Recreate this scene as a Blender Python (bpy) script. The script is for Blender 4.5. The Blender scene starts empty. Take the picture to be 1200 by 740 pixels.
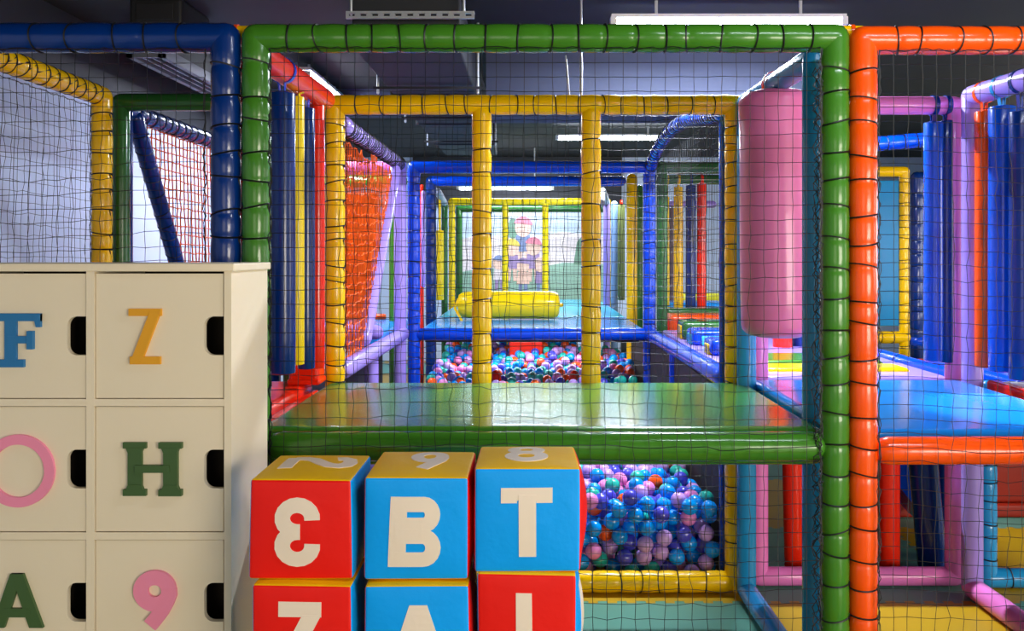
import bpy, math, random
from mathutils import Vector as V
random.seed(7)
PI = math.pi
sc = bpy.context.scene
COL = sc.collection
EYE, F, CX, CY = 1.51, 1000.0, 622.0, 297.0
def at(x, y, Y):                       # a picture measurement at distance Y turned into a place in the room
    return V(((x-CX)*Y/F, Y, EYE-(y-CY)*Y/F))
def zz(y, Y): return EYE-(y-CY)*Y/F
def xx(x, Y): return (x-CX)*Y/F

# ------------------------------------------------------------------ materials
def lin(c):
    c /= 255.0
    return c/12.92 if c <= .04045 else ((c+.055)/1.055)**2.4
def rgb(r, g, b): return (lin(r), lin(g), lin(b), 1)
def mat(name, col, rough=.35, coat=0.0, bump=0.0, bscale=40, var=0.0, spec=.5, metal=0.0):
    m = bpy.data.materials.new(name); m.use_nodes = True
    nt = m.node_tree; b = nt.nodes['Principled BSDF']
    c = rgb(*col)
    b.inputs['Base Color'].default_value = c
    b.inputs['Roughness'].default_value = rough
    b.inputs['Specular IOR Level'].default_value = spec
    b.inputs['Metallic'].default_value = metal
    b.inputs['Coat Weight'].default_value = coat
    b.inputs['Coat Roughness'].default_value = .08
    tc = nt.nodes.new('ShaderNodeTexCoord')
    if bump:
        n = nt.nodes.new('ShaderNodeTexNoise'); n.inputs['Scale'].default_value = bscale
        n.inputs['Detail'].default_value = 4
        nt.links.new(tc.outputs['Object'], n.inputs['Vector'])
        bp = nt.nodes.new('ShaderNodeBump'); bp.inputs['Strength'].default_value = bump
        bp.inputs['Distance'].default_value = .01
        nt.links.new(n.outputs['Fac'], bp.inputs['Height'])
        nt.links.new(bp.outputs['Normal'], b.inputs['Normal'])
    if var:
        n2 = nt.nodes.new('ShaderNodeTexNoise'); n2.inputs['Scale'].default_value = 5
        n2.inputs['Detail'].default_value = 5
        nt.links.new(tc.outputs['Object'], n2.inputs['Vector'])
        mx = nt.nodes.new('ShaderNodeMix'); mx.data_type = 'RGBA'
        mx.inputs['A'].default_value = tuple(x*(1-var) for x in c[:3])+(1,)
        mx.inputs['B'].default_value = tuple(min(1, x*(1+var)) for x in c[:3])+(1,)
        nt.links.new(n2.outputs['Fac'], mx.inputs['Factor'])
        nt.links.new(mx.outputs['Result'], b.inputs['Base Color'])
    return m
def emit(name, col, s):
    m = bpy.data.materials.new(name); m.use_nodes = True
    b = m.node_tree.nodes['Principled BSDF']
    b.inputs['Base Color'].default_value = rgb(*col)
    b.inputs['Emission Color'].default_value = rgb(*col)
    b.inputs['Emission Strength'].default_value = s
    return m
def vinyl(name, col, rough=.24, coat=.25): return mat(name, col, rough, coat, bump=.10, bscale=28, var=.05, spec=.35)
GREEN = vinyl('green vinyl', (62, 124, 30)); DGREEN = vinyl('dark green vinyl', (40, 98, 42))
ORANGE = vinyl('orange vinyl', (255, 84, 4)); YELLOW = vinyl('yellow vinyl', (255, 198, 0))
LEMON = vinyl('lemon vinyl', (250, 214, 10))
BLUE = vinyl('blue vinyl', (0, 68, 204)); NAVY = vinyl('navy vinyl', (0, 44, 116))
BAGBLUE = vinyl('bag blue vinyl', (0, 78, 190)); AZURE = vinyl('azure vinyl', (35, 150, 235), .22)
LBLUE = vinyl('light blue vinyl', (30, 138, 196)); TEAL = vinyl('teal vinyl', (60, 185, 215))
LAV = vinyl('lavender vinyl', (166, 142, 228)); PINK = vinyl('pink vinyl', (238, 128, 205))
BAGPINK = vinyl('bag pink vinyl', (228, 118, 174), .3); RED = vinyl('red vinyl', (245, 42, 12))
WHITEV = vinyl('white vinyl', (235, 232, 230))
GPAD = mat('green pad vinyl', (72, 144, 56), .2, .15, var=.04, spec=.4); BPAD = mat('blue pad vinyl', (8, 124, 214), .2, .3, var=.04)
CUBER = mat('red cube vinyl', (240, 26, 18), .42, 0, bump=.3, bscale=14, spec=.25)
CUBEB = mat('blue cube vinyl', (0, 165, 255), .42, 0, bump=.3, bscale=14, spec=.25)
CUBEY = mat('yellow cube vinyl', (252, 196, 6), .5, 0, bump=.3, bscale=14, spec=.2)
CREAM = mat('cream lettering vinyl', (244, 226, 205), .5)
NETB = mat('black netting cord', (10, 11, 13), .6); NETO = mat('orange netting cord', (255, 110, 30), .5)
CORD = mat('black lacing cord', (12, 12, 12), .5)
CAB = mat('cream cabinet lacquer', (236, 220, 190), .45, bump=.03, bscale=60); CABIN = mat('cabinet inside shade', (60, 52, 42), .8)
WGREEN = mat('olive green wood paint', (62, 92, 44), .5); WBLUE = mat('blue wood paint', (28, 112, 168), .5)
WMUST = mat('mustard wood paint', (226, 158, 14), .5); WPINK = mat('pink wood paint', (244, 142, 172), .5)
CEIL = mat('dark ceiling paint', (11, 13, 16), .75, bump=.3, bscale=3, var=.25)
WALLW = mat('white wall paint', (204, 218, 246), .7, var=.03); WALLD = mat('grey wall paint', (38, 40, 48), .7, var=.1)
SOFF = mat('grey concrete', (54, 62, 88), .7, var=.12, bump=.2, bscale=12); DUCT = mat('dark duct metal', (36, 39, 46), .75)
STEEL = mat('galvanised steel', (190, 196, 205), .4, metal=.6); WHITEM = mat('white metal', (225, 228, 232), .4)
BLACKM = mat('black metal', (22, 22, 25), .6)
TUBE = emit('light tube', (235, 243, 255), 30.0); WARM = emit('warm light strip', (255, 205, 150), 8.0)
BALLC = {
 'sky blue': mat('sky blue plastic', (0, 156, 250), .2, .4), 'lilac': mat('lilac plastic', (205, 160, 232), .2, .4),
 'indigo': mat('indigo plastic', (76, 76, 205), .2, .4), 'sea green': mat('sea green plastic', (40, 190, 170), .2, .4),
 'pink': mat('pink plastic', (240, 140, 205), .2, .4), 'orange red': mat('orange red plastic', (255, 90, 24), .2, .4)}

# floor: teal and yellow jigsaw foam squares
def floor_mat():
    m = bpy.data.materials.new('jigsaw foam floor'); m.use_nodes = True
    nt = m.node_tree; b = nt.nodes['Principled BSDF']; b.inputs['Roughness'].default_value = .42
    N = nt.nodes.new; L = nt.links.new
    def M(op, a, c=None):
        n = N('ShaderNodeMath'); n.operation = op
        for i, q in enumerate((a, c)):
            if q is None: continue
            if isinstance(q, (int, float)): n.inputs[i].default_value = q
            else: L(q, n.inputs[i])
        return n.outputs[0]
    g = N('ShaderNodeNewGeometry'); s = N('ShaderNodeSeparateXYZ'); L(g.outputs['Position'], s.inputs[0])
    x, y = s.outputs[0], s.outputs[1]
    wob = lambda q: M('MULTIPLY', M('SIGN', M('SINE', M('MULTIPLY', q, 2*PI/.083))), .011)
    cx = M('FLOOR', M('ADD', M('ADD', x, .03+8), wob(y)))
    cy = M('FLOOR', M('ADD', M('ADD', y, .31+8), wob(x)))
    par = M('MODULO', M('ADD', cx, cy), 2)
    mx = N('ShaderNodeMix'); mx.data_type = 'RGBA'
    mx.inputs['A'].default_value = rgb(186, 148, 8); mx.inputs['B'].default_value = rgb(88, 150, 130)
    L(par, mx.inputs['Factor']); L(mx.outputs['Result'], b.inputs['Base Color'])
    n = N('ShaderNodeTexNoise'); n.inputs['Scale'].default_value = 90
    bp = N('ShaderNodeBump'); bp.inputs['Strength'].default_value = .15
    L(g.outputs['Position'], n.inputs['Vector']); L(n.outputs['Fac'], bp.inputs['Height']); L(bp.outputs['Normal'], b.inputs['Normal'])
    return m

# ------------------------------------------------------------------ mesh builder
class MB:
    def __init__(s): s.v = []; s.f = []; s.k = 0; s.st = .00008
    def lift(s):                           # pieces of one letter overlap: each lies a hair above the last
        s.k += 1; return s.st*(s.k-1)
    def quadstrip(s, rings, closed=True):
        base = len(s.v); n = len(rings[0])
        for r in rings: s.v += [tuple(p) for p in r]
        for i in range(len(rings)-1):
            for j in range(n if closed else n-1):
                k = (j+1) % n
                s.f.append((base+i*n+j, base+i*n+k, base+(i+1)*n+k, base+(i+1)*n+j))
        return base
    def box(s, x0, x1, y0, y1, z0, z1):
        b = len(s.v)
        s.v += [(x, y, z) for z in (z0, z1) for y in (y0, y1) for x in (x0, x1)]
        for f in ((0,2,3,1), (4,5,7,6), (0,1,5,4), (2,6,7,3), (0,4,6,2), (1,3,7,5)): s.f.append(tuple(b+i for i in f))
        return s
    def rbox(s, x0, x1, y0, y1, z0, z1, r, n=4, puff=0.0, mid=4):
        c = ((x0+x1)/2, (y0+y1)/2, (z0+z1)/2); h = ((x1-x0)/2, (y1-y0)/2, (z1-z0)/2)
        r = min(r, *h)*.999
        def brk(hh):
            a = [-hh + r*(1-math.tan((1-i/n)*PI/4)) for i in range(n+1)]
            m = [-(hh-r)+2*(hh-r)*k/mid for k in range(1, mid)]
            return a+m+[-q for q in reversed(a)]
        B = [brk(q) for q in h]
        idx = {}
        def P(p):
            q = [max(-(h[i]-r), min(h[i]-r, p[i])) for i in range(3)]
            d = V([p[i]-q[i] for i in range(3)]); d.normalize()
            o = V(q)+d*r
            if puff:
                u = [o[i]/h[i] for i in range(3)]
                for i in range(3):
                    j, k = (i+1) % 3, (i+2) % 3
                    o[i] += math.copysign(puff, u[i])*abs(u[i])**8*(1-u[j]**2)*(1-u[k]**2)
            key = tuple(round(t, 6) for t in o)
            if key not in idx:
                idx[key] = len(s.v); s.v.append((c[0]+o[0], c[1]+o[1], c[2]+o[2]))
            return idx[key]
        for ax in range(3):
            j, k = (ax+1) % 3, (ax+2) % 3
            for sg in (-1, 1):
                for a in range(len(B[j])-1):
                    for b in range(len(B[k])-1):
                        q = []
                        for (da, db) in ((0,0), (1,0), (1,1), (0,1)):
                            p = [0,0,0]; p[ax] = sg*h[ax]; p[j] = B[j][a+da]; p[k] = B[k][b+db]
                            q.append(P(p))
                        if sg < 0: q.reverse()
                        if len(set(q)) == 4: s.f.append(tuple(q))
                        elif len(set(q)) == 3: s.f.append(tuple(dict.fromkeys(q)))
        return s
    def tube(s, path, r, sides=14, caps='round', closed=False):
        path = [V(p) for p in path]; n = len(path)
        rad = r if isinstance(r, (list, tuple)) else [r]*n
        T = []
        for i in range(n):
            if closed: t = path[(i+1) % n]-path[i-1]
            else: t = path[min(i+1, n-1)]-path[max(i-1, 0)]
            T.append(t.normalized())
        up = V((0,0,1)) if abs(T[0].z) < .9 else V((1,0,0))
        a = T[0].cross(up).normalized()
        rings = []
        def ring(p, a, b, rr): return [p+(a*math.cos(2*PI*k/sides)+b*math.sin(2*PI*k/sides))*rr for k in range(sides)]
        fr = []
        for i in range(n):
            a = (a-T[i]*a.dot(T[i])).normalized(); b = T[i].cross(a); fr.append((a, b))
        if caps == 'round' and not closed:
            a, b = fr[0]
            for q in (88, 60, 30): rings.append(ring(path[0]-T[0]*rad[0]*math.sin(math.radians(q)), a, b, rad[0]*math.cos(math.radians(q))))
        for i in range(n): rings.append(ring(path[i], fr[i][0], fr[i][1], rad[i]))
        if caps == 'round' and not closed:
            a, b = fr[-1]
            for q in (30, 60, 88): rings.append(ring(path[-1]+T[-1]*rad[-1]*math.sin(math.radians(q)), a, b, rad[-1]*math.cos(math.radians(q))))
        if closed: rings.append(rings[0])
        base = s.quadstrip(rings)
        if not closed and caps:
            m = len(rings)
            s.f.append(tuple(base+k for k in reversed(range(sides)))); s.f.append(tuple(base+(m-1)*sides+k for k in range(sides)))
        return s
    def lathe(s, c, prof, sides=24, axis='z', tilt=(0,0)):
        rings = []
        for (r, h) in prof:
            rg = []
            for k in range(sides):
                a = 2*PI*k/sides; u, w = r*math.cos(a), r*math.sin(a)
                if axis == 'z': p = (c[0]+u+tilt[0]*h, c[1]+w+tilt[1]*h, c[2]+h)
                elif axis == 'x': p = (c[0]+h, c[1]+u, c[2]+w)
                else: p = (c[0]+w, c[1]+h, c[2]+u)
                rg.append(V(p))
            rings.append(rg)
        base = s.quadstrip(rings); m = len(rings)
        s.f.append(tuple(base+k for k in reversed(range(sides)))); s.f.append(tuple(base+(m-1)*sides+k for k in range(sides)))
        return s
    def prism(s, poly, fn, h0, h1):
        b = len(s.v); n = len(poly); h1 += s.lift(); h0 -= s.k*.00005
        s.v += [tuple(fn(u, w, h0)) for u, w in poly]+[tuple(fn(u, w, h1)) for u, w in poly]
        s.f.append(tuple(b+i for i in reversed(range(n)))); s.f.append(tuple(b+n+i for i in range(n)))
        for i in range(n):
            j = (i+1) % n; s.f.append((b+i, b+j, b+n+j, b+n+i))
        return s
    def stroke(s, path, w, fn, h0, h1, closed=False):
        pts = [V((p[0], p[1])) for p in path]; n = len(pts); L, R = [], []; h1 += s.lift(); h0 -= s.k*.00005
        for i in range(n):
            if closed: d0, d1 = pts[i]-pts[i-1], pts[(i+1) % n]-pts[i]
            else:
                d0 = pts[i]-pts[i-1] if i else pts[1]-pts[0]
                d1 = pts[i+1]-pts[i] if i < n-1 else pts[-1]-pts[-2]
            d0 = d0.normalized(); d1 = d1.normalized(); t = d0+d1
            t = t.normalized() if t.length > 1e-6 else d0
            nn = V((-t.y, t.x)); k = max(.35, nn.dot(V((-d0.y, d0.x))))
            o = nn*(w/2/k); L.append(pts[i]+o); R.append(pts[i]-o)
        rings = [[fn(L[i].x, L[i].y, h1), fn(L[i].x, L[i].y, h0), fn(R[i].x, R[i].y, h0), fn(R[i].x, R[i].y, h1)] for i in range(n)]
        if closed: rings.append(rings[0])
        base = s.quadstrip(rings)
        if not closed:
            s.f.append((base, base+1, base+2, base+3)); e = base+4*(n-1); s.f.append((e+3, e+2, e+1, e))
        return s
def arc(cx, cy, rx, ry, a0, a1, n=14):
    return [(cx+rx*math.cos(math.radians(a0+(a1-a0)*i/n)), cy+ry*math.sin(math.radians(a0+(a1-a0)*i/n))) for i in range(n+1)]

OFF = {}
def link_mesh(name, mb, m, loc, smooth=True):
    me = bpy.data.meshes.new(name)
    me.from_pydata([(p[0]-loc[0], p[1]-loc[1], p[2]-loc[2]) for p in mb.v], [], mb.f)
    me.validate(); me.update()
    if smooth:
        me.polygons.foreach_set('use_smooth', [True]*len(me.polygons))
        try: me.set_sharp_from_angle(angle=math.radians(38))
        except Exception: pass
    me.materials.append(m)
    o = bpy.data.objects.new(name, me); COL.objects.link(o)
    return o
def tag(o, label, cat=None, group=None, kind=None):
    if label: o['label'] = label
    if cat: o['category'] = cat
    if group: o['group'] = group
    if kind: o['kind'] = kind
    return o
def thing(name, label, cat, loc, group=None):
    o = bpy.data.objects.new(name, None); o.empty_display_size = .1; COL.objects.link(o)
    o.location = loc; OFF[o.name] = V(loc)
    return tag(o, label, cat, group)
def part(name, mb, m, parent, label=None, smooth=True):
    loc = OFF[parent.name]
    o = link_mesh(name, mb, m, loc, smooth); o.parent = parent; OFF[o.name] = loc
    if label: o['label'] = label
    return o
def solo(name, mb, m, label, cat, group=None, smooth=True):
    xs = [p[0] for p in mb.v]; ys = [p[1] for p in mb.v]; zs = [p[2] for p in mb.v]
    loc = V(((min(xs)+max(xs))/2, (min(ys)+max(ys))/2, min(zs)))
    o = link_mesh(name, mb, m, loc, smooth); o.location = loc; OFF[o.name] = loc
    return tag(o, label, cat, group)
def struct(name, mb, m, smooth=False):
    o = link_mesh(name, mb, m, V((0,0,0)), smooth); o['kind'] = 'structure'; OFF[o.name] = V((0,0,0)); return o

# padded tube with optional lacing
def bow(path, n=16):                                        # catmull-rom
    P = [V(p) for p in path]; P = [P[0]*2-P[1]]+P+[P[-1]*2-P[-2]]; out = []
    for i in range(1, len(P)-2):
        for k in range(n):
            t = k/n; a, b, c, d = P[i-1], P[i], P[i+1], P[i+2]
            out.append(.5*((2*b)+(c-a)*t+(2*a-5*b+4*c-d)*t*t+(3*b-a-3*c+d)*t**3))
    out.append(P[-2]); return out
def padded(name, path, r, m, parent, lace=.088, cord=.0028, sides=18, label=None, q0=PI*.9):
    P = [V(p) for p in path]
    d = [0]
    for i in range(1, len(P)): d.append(d[-1]+(P[i]-P[i-1]).length)
    L = d[-1]
    def pos(t):
        t = max(0, min(L, t))
        for i in range(1, len(P)):
            if t <= d[i]+1e-9: return P[i-1].lerp(P[i], (t-d[i-1])/max(1e-9, d[i]-d[i-1]))
        return P[-1]
    mb = MB(); cuts = []
    if lace:
        n = max(1, round(L/lace)); ts = [0]
        for i in range(1, n): ts.append((i+random.uniform(-.16, .16))*L/n)
        ts.append(L)
        pts, rad = [], []
        for i in range(n):
            a, b = ts[i], ts[i+1]
            bul = 1+random.uniform(-.012, .012)
            for q, k in ((0, .93), (.08, .975), (.25, 1), (.5, 1.012), (.75, 1), (.92, .975)):
                if i == 0 and q < .3: k = 1
                if i == n-1 and q > .7: k = 1
                pts.append(pos(a+(b-a)*q)); rad.append(r*k*(bul if .2 < q < .8 else 1))
            if i: cuts.append(a)
        pts.append(P[-1]); rad.append(r)
        mb.tube(pts, rad, sides)
    else: mb.tube(P if len(P) > 2 else [P[0].lerp(P[1], i/6) for i in range(7)], r, sides)
    o = part(name, mb, m, parent, label)
    if cuts:
        lb = MB(); run = []
        for t in cuts:
            p = pos(t); tg = (pos(t+.01)-pos(t-.01)).normalized()
            up = V((0,0,1)) if abs(tg.z) < .9 else V((0,1,0))
            a = tg.cross(up).normalized(); b = tg.cross(a)
            sk = random.uniform(-.25, .25); sk2 = random.uniform(-.12, .12)
            for k in range(23):                        # once round, then on along the tube to the next turn
                q = q0+2*PI*k/20
                run.append(p+(a*math.cos(q)+b*math.sin(q))*(r*.95+.0015+.0008*(k > 19))+tg*((sk*math.cos(q)+sk2*math.sin(q))*r+k*.0002))
        lb.tube(run, cord, 4)
        part('lacing', lb, CORD, o)
    return o
# knotted net between p0, p0+U, p0+Vv
def net(parent, p0, U, Vv, pitch=.0425, r=.00105, m=None, jit=.0026, inside=None, edge=True, name='net', skew=0, sag=.012, seed=1):
    rn = random.Random(seed*77+5)
    p0, U, Vv = V(p0), V(U), V(Vv); nu = max(1, round(U.length/pitch)); nv = max(1, round(Vv.length/pitch))
    N = U.cross(Vv).normalized(); u1, v1 = U.normalized(), Vv.normalized()
    f1, f2, f3 = rn.uniform(3, 6), rn.uniform(3, 6), rn.uniform(0, 6)
    G = {}
    for i in range(nu+1):
        for j in range(nv+1):
            s, t = i/nu, j/nv
            e = min(1, 6*s, 6*(1-s), 6*t, 6*(1-t)) if edge else 1
            du = rn.gauss(0, jit)+sag*math.sin(f1*t+f3)*math.sin(PI*s)
            dv = rn.gauss(0, jit)+sag*math.sin(f2*s+f3*2)*math.sin(PI*t)-sag*.6*math.sin(PI*s)
            G[i, j] = p0+U*s+Vv*t+(u1*du+v1*dv)*e+N*rn.gauss(0, .0012)+v1*skew*math.sin(PI*s)
    mb = MB()
    def line(keys):
        run = []
        def flush():
            if len(run) > 1: mb.tube(run, r, 3, caps=None)
        for k in keys:
            if inside is None or inside(G[k]): run.append(G[k])
            else: flush(); run = []
        flush()
    for i in range(nu+1): line([(i, j) for j in range(nv+1)])
    for j in range(nv+1): line([(i, j) for i in range(nu+1)])
    if edge and inside is None:
        for s in (0, 1):
            for rep in range(2):
                n = int(Vv.length/.02)
                mb.tube([p0+U*s+Vv*k/n+u1*rn.uniform(-.006, .006)+N*rn.uniform(-.004, .004) for k in range(n+1)], r*1.5, 3, caps=None)
            n = int(U.length/.02)
            mb.tube([p0+Vv*s+U*k/n+v1*rn.uniform(-.005, .005)+N*rn.uniform(-.004, .004) for k in range(n+1)], r*1.5, 3, caps=None)
    return part(name, mb, m or NETB, parent, smooth=False)
def bag(name, c, r, z0, z1, m, label, group, along='y', beam_z=2.17, beam_r=.046, strap=None, tilt=(0,0), cat='punching bag', dome=.16, sides=28):
    t = thing(name, label, cat, (c[0], c[1], z0), group)
    H = z1-z0; d = r*dome
    prof = [(r*.02, 0), (r*.6, d*.12), (r*.86, d*.4), (r*.98, d*.85), (r, d*1.3)]
    prof += [(r*(1+.012*math.sin(q*7)), d*1.3+(H-2.6*d)*q/8) for q in range(1, 8)]
    prof += [(r, H-d*1.3), (r*.98, H-d*.85), (r*.86, H-d*.4), (r*.6, H-d*.12), (r*.02, H)]
    part('bag_body', MB().lathe((c[0]-tilt[0]*H, c[1]-tilt[1]*H, z0), prof, sides, tilt=tilt), m, t)
    sb = MB(); w = .011
    R = beam_r+.0015
    bc = V((c[0], c[1], beam_z))
    def loop(off):
        pts = []
        for k in range(-4, 15):
            a = -PI/2+(k+4.6)/19.2*2*PI*.985
            pts.append((R*math.cos(a), R*math.sin(a)))
        return pts
    lp = [(.006, z1-.02-beam_z)]+loop(0)+[(-.006, z1-.02-beam_z)]
    if along == 'y': fn = lambda u, q, h: V((bc.x+u, bc.y+h, bc.z+q))
    else: fn = lambda u, q, h: V((bc.x+h, bc.y+u, bc.z+q))
    sb.stroke(lp, .003, fn, -w, w)
    part('strap', sb, strap or m, t)
    return t

# ------------------------------------------------------------------ the room
X0, X1, Y0, Y1, ZC = -2.6, 6.6, -3.0, 12.0, 2.86
struct('floor', MB().box(X0, X1, Y0, Y1, -.1, 0), floor_mat())
struct('ceiling', MB().box(X0, X1, Y0, Y1, ZC, ZC+.12), CEIL)
struct('wall_left', MB().box(X0-.15, X0, Y0, Y1, 0, 2.45), WALLW)
struct('trim_1', MB().box(X0-.15, X0, Y0, Y1, 2.45, ZC), WALLD)
struct('wall_back', MB().box(X0-.15, X1+.15, Y1, Y1+.15, 0, ZC), WALLW)
def wall_with_windows(name, axis, pos, a0, a1, wins, z0, z1, n0):
    mb = MB(); t = .15
    def bx(a, b, c, d):
        if axis == 'x': mb.box(pos, pos+t, a, b, c, d)
        else: mb.box(a, b, pos-t, pos, c, d)
    cur = a0
    for (p, q) in wins:
        bx(cur, p, 0, ZC); bx(p, q, 0, z0); bx(p, q, z1, ZC); cur = q
    bx(cur, a1, 0, ZC)
    struct(name, mb, WALLW)
    for i, (p, q) in enumerate(wins):
        fb = MB(); w = .06
        def fx(a, b, c, d):
            if axis == 'x': fb.box(pos+.04, pos+.1, a, b, c, d)
            else: fb.box(a, b, pos-.1, pos-.04, c, d)
        fx(p, q, z0, z0+w); fx(p, q, z1-w, z1); fx(p, p+w, z0, z1); fx(q-w, q, z0, z1); fx((p+q)/2-w/2, (p+q)/2+w/2, z0, z1)
        struct('window_%d' % (n0+i), fb, WHITEM)
wall_with_windows('wall_right', 'x', X1, Y0, Y1, [(1.0, 3.4), (4.2, 7.4)], .9, 2.4, 1)
wall_with_windows('wall_front', 'y', Y0, X0-.15, X1+.15, [(-1.6, .6), (2.4, 5.8)], .6, 2.4, 3)
# ceiling beam lit by the first lamp, on both sides of the duct
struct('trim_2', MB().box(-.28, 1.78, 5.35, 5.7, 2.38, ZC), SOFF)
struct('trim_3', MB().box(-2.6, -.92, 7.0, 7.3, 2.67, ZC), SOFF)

struct('trim_6', MB().box(-1.65, 1.27, 11.93, 12.0, 2.19, ZC), WALLD)
def fixture(label, x0, x1, y0, y1, z, along, glow=None):
    t = thing('ceiling_tube_light', label, 'ceiling light', ((x0+x1)/2, (y0+y1)/2, z), 'tube lights under the dark ceiling')
    if along == 'x':
        part('housing', MB().box(x0-.04, x1+.04, y0+.005, y1-.005, z+.03, z+.05), WHITEM, t, smooth=False)
        tb = MB().tube([(x0, (y0+y1)/2, z+.012), (x1, (y0+y1)/2, z+.012)], .026, 12)
        for q in (x0-.03, x1+.03): part('end_cap', MB().box(q-.015, q+.015, y0+.0, y1+.0, z-.008, z+.035), WHITEM, t, smooth=False)
        for q in (x0+.2, x1-.2): part('hanger', MB().box(q-.008, q+.008, (y0+y1)/2-.008, (y0+y1)/2+.008, z+.05, ZC), STEEL, t, smooth=False)
    else:
        part('housing', MB().box(x0-.04, x1+.04, y0-.04, y1+.04, z+.035, z+.055), WHITEM, t, smooth=False)
        tb = MB().tube([((x0+x1)/2, y0, z+.012), ((x0+x1)/2, y1, z+.012)], .032, 12)
        for q in (y0-.03, y1+.03): part('end_cap', MB().box(x0-.03, x1+.03, q-.015, q+.015, z-.012, z+.03), WHITEM, t, smooth=False)
        for q in (y0+.2, y1-.2): part('hanger', MB().box((x0+x1)/2-.008, (x0+x1)/2+.008, q-.008, q+.008, z+.05, ZC), STEEL, t, smooth=False)
    part('tube', tb, glow or TUBE, t)
fixture('long white tube light over the green top beam', .47, 1.64, 4.53, 4.59, 2.735, 'x')
fixture('white tube light seen behind the second yellow bar', .31, 1.45, 9.07, 9.13, 2.73, 'x')
fixture('white tube light above the red beam and hanging bags', -1.62, -1.55, 5.9, 7.1, 2.735, 'y')
# more lamps of the same kind deeper in the hall (their light is what brightens the back)
fixture('white tube light on the ceiling over the far yellow frame', -.9, .25, 10.9, 10.96, 2.33, 'x', emit('soft light tube', (235, 243, 255), 2.5))

# duct with rods and a perforated rail under it
t = thing('ventilation_duct', 'dark rectangular air duct hung from the ceiling', 'duct', (-.58, 6, 2.55))
part('duct_body', MB().rbox(-.86, -.34, 4.1, 8.6, 2.5, 2.76, .012), DUCT, t)
for y in (5.3, 6.5, 7.7): part('duct_flange', MB().rbox(-.875, -.325, y, y+.03, 2.487, 2.773, .006), DUCT, t)
for y in (5.0, 6.1, 7.4):
    part('hanger_rod', MB().tube([(-.31, y, 2.45), (-.31, y, ZC)], .008, 8), STEEL, t)
    part('hanger_rod', MB().tube([(-.895, y, 2.45), (-.895, y, ZC)], .008, 8), STEEL, t)
    part('support_bar', MB().box(-.92, -.28, y-.015, y+.015, 2.47, 2.485), DUCT, t, smooth=False)
pr = MB(); px0, px1 = xx(406, 4.0), xx(556, 4.0); zr0, zr1 = zz(22.5, 4), zz(14, 4)
pr.box(px0, px1, 3.985, 4.0, zr1-.011, zr1); pr.box(px0, px1, 3.985, 4.0, zr0, zr0+.011); pr.box(px0, px1, 4.0, 4.03, zr1-.002, zr1)
n = 11
for k in range(n+1):
    q = px0+(px1-px0)*k/n; pr.box(q-.013 if k else q, q+.013 if k < n else q, 3.985, 4.0, zr0+.01, zr1-.01)
t = thing('perforated_rail', 'grey perforated steel rail hung above the green top beam', 'rail', ((px0+px1)/2, 4, zr0))
part('rail', pr, STEEL, t, smooth=False)
for q in (px0+.02, px1-.05): part('hanger_rod', MB().tube([(q, 4.012, zr1-.01), (q, 4.012, ZC)], .006, 8), STEEL, t)
t = thing('wire_hanger', 'pair of thin steel ceiling rods above the yellow top beam', 'rod', (.24, 4.2, 2.2))
part('rod', MB().tube([at(681, 68, 4.3), at(681, 112, 4.3)], .008, 8), STEEL, t)
part('rod', MB().tube([at(663, 66, 4.3), at(667, 112, 4.3)], .005, 8), STEEL, t)
part('rod_bracket', MB().tube([at(681, 68, 4.3), (xx(681, 4.3), 4.3, ZC)], .006, 8), STEEL, t)
# slot grille at the upper left
t = thing('slot_air_grille', 'white slotted air grille along the ceiling at upper left', 'grille', (-2.2, 5.9, 2.69))
gf = MB()
for x in (-2.37, -2.185): gf.box(x, x+.035, 5.0, 7.0, 2.66, 2.72)
for y in (5.0, 6.98): gf.box(-2.37, -2.15, y, y+.03, 2.66, 2.72)
part('grille_housing', MB().box(-2.36, -2.16, 5.01, 6.99, 2.721, ZC), BLACKM, t, smooth=False)
GRM = mat('grey grille paint', (104, 108, 116), .6)
part('grille_frame', gf, GRM, t, smooth=False)
for x in (-2.3, -2.245): part('slat', MB().box(x, x+.014, 5.03, 6.98, 2.665, 2.715), GRM, t, smooth=False)
part('slot_back', MB().box(-2.335, -2.185, 5.02, 6.98, 2.715, 2.719), BLACKM, t, smooth=False)
t = thing('ceiling_box', 'black box on the ceiling above the blue front beam', 'ceiling box', (-1.95, 4.5, 2.72))
part('box_body', MB().rbox(-2.12, -1.84, 4.5, 4.9, 2.715, ZC, .02), BLACKM, t)
part('box_grille', MB().rbox(-2.08, -1.88, 4.49, 4.5, 2.74, ZC-.03, .004), BLACKM, t)

# ------------------------------------------------------------------ front plane frames (2.62 m away)
YF, RF = 2.62, .0432
ZT = zz(45, YF); ZM = zz(523, YF)
def roots(name, label, x, y, cat='play frame', group='padded tube frames of the soft play'):
    return thing(name, label, cat, (x, y, 0), group)
t = roots('play_module', 'green padded tube frame in front with black lacing, around the green platform', .04, YF)
gl, gr = xx(300.5, YF), xx(978, YF)
padded('post', [(gl, YF, .045), (gl, YF, ZT)], RF, GREEN, t); padded('post', [(gr, YF, .045), (gr, YF, ZT)], RF, GREEN, t)
padded('top_beam', [(gl, YF, ZT), (gr, YF, ZT)], RF, GREEN, t)
padded('platform_beam', [(gl+.08, YF-.004, ZM), (gr-.075, YF-.004, ZM)], .045, GREEN, t, lace=0)
fr = MB(); fx_ = gr-RF-.024
for k in range(5):
    fr.tube([(fx_+random.uniform(-.016, .016), YF-.05+random.uniform(-.006, .02), .05+2.02*q/110) for q in range(111)], .0016, 3, caps=None)
part('net_selvedge', fr, NETB, t, smooth=False)
net(t, (gl+RF+.016, YF-.056, .03), (gr-gl-2*RF-.034, 0, 0), (0, 0, ZT-RF-.03), seed=1)
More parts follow.
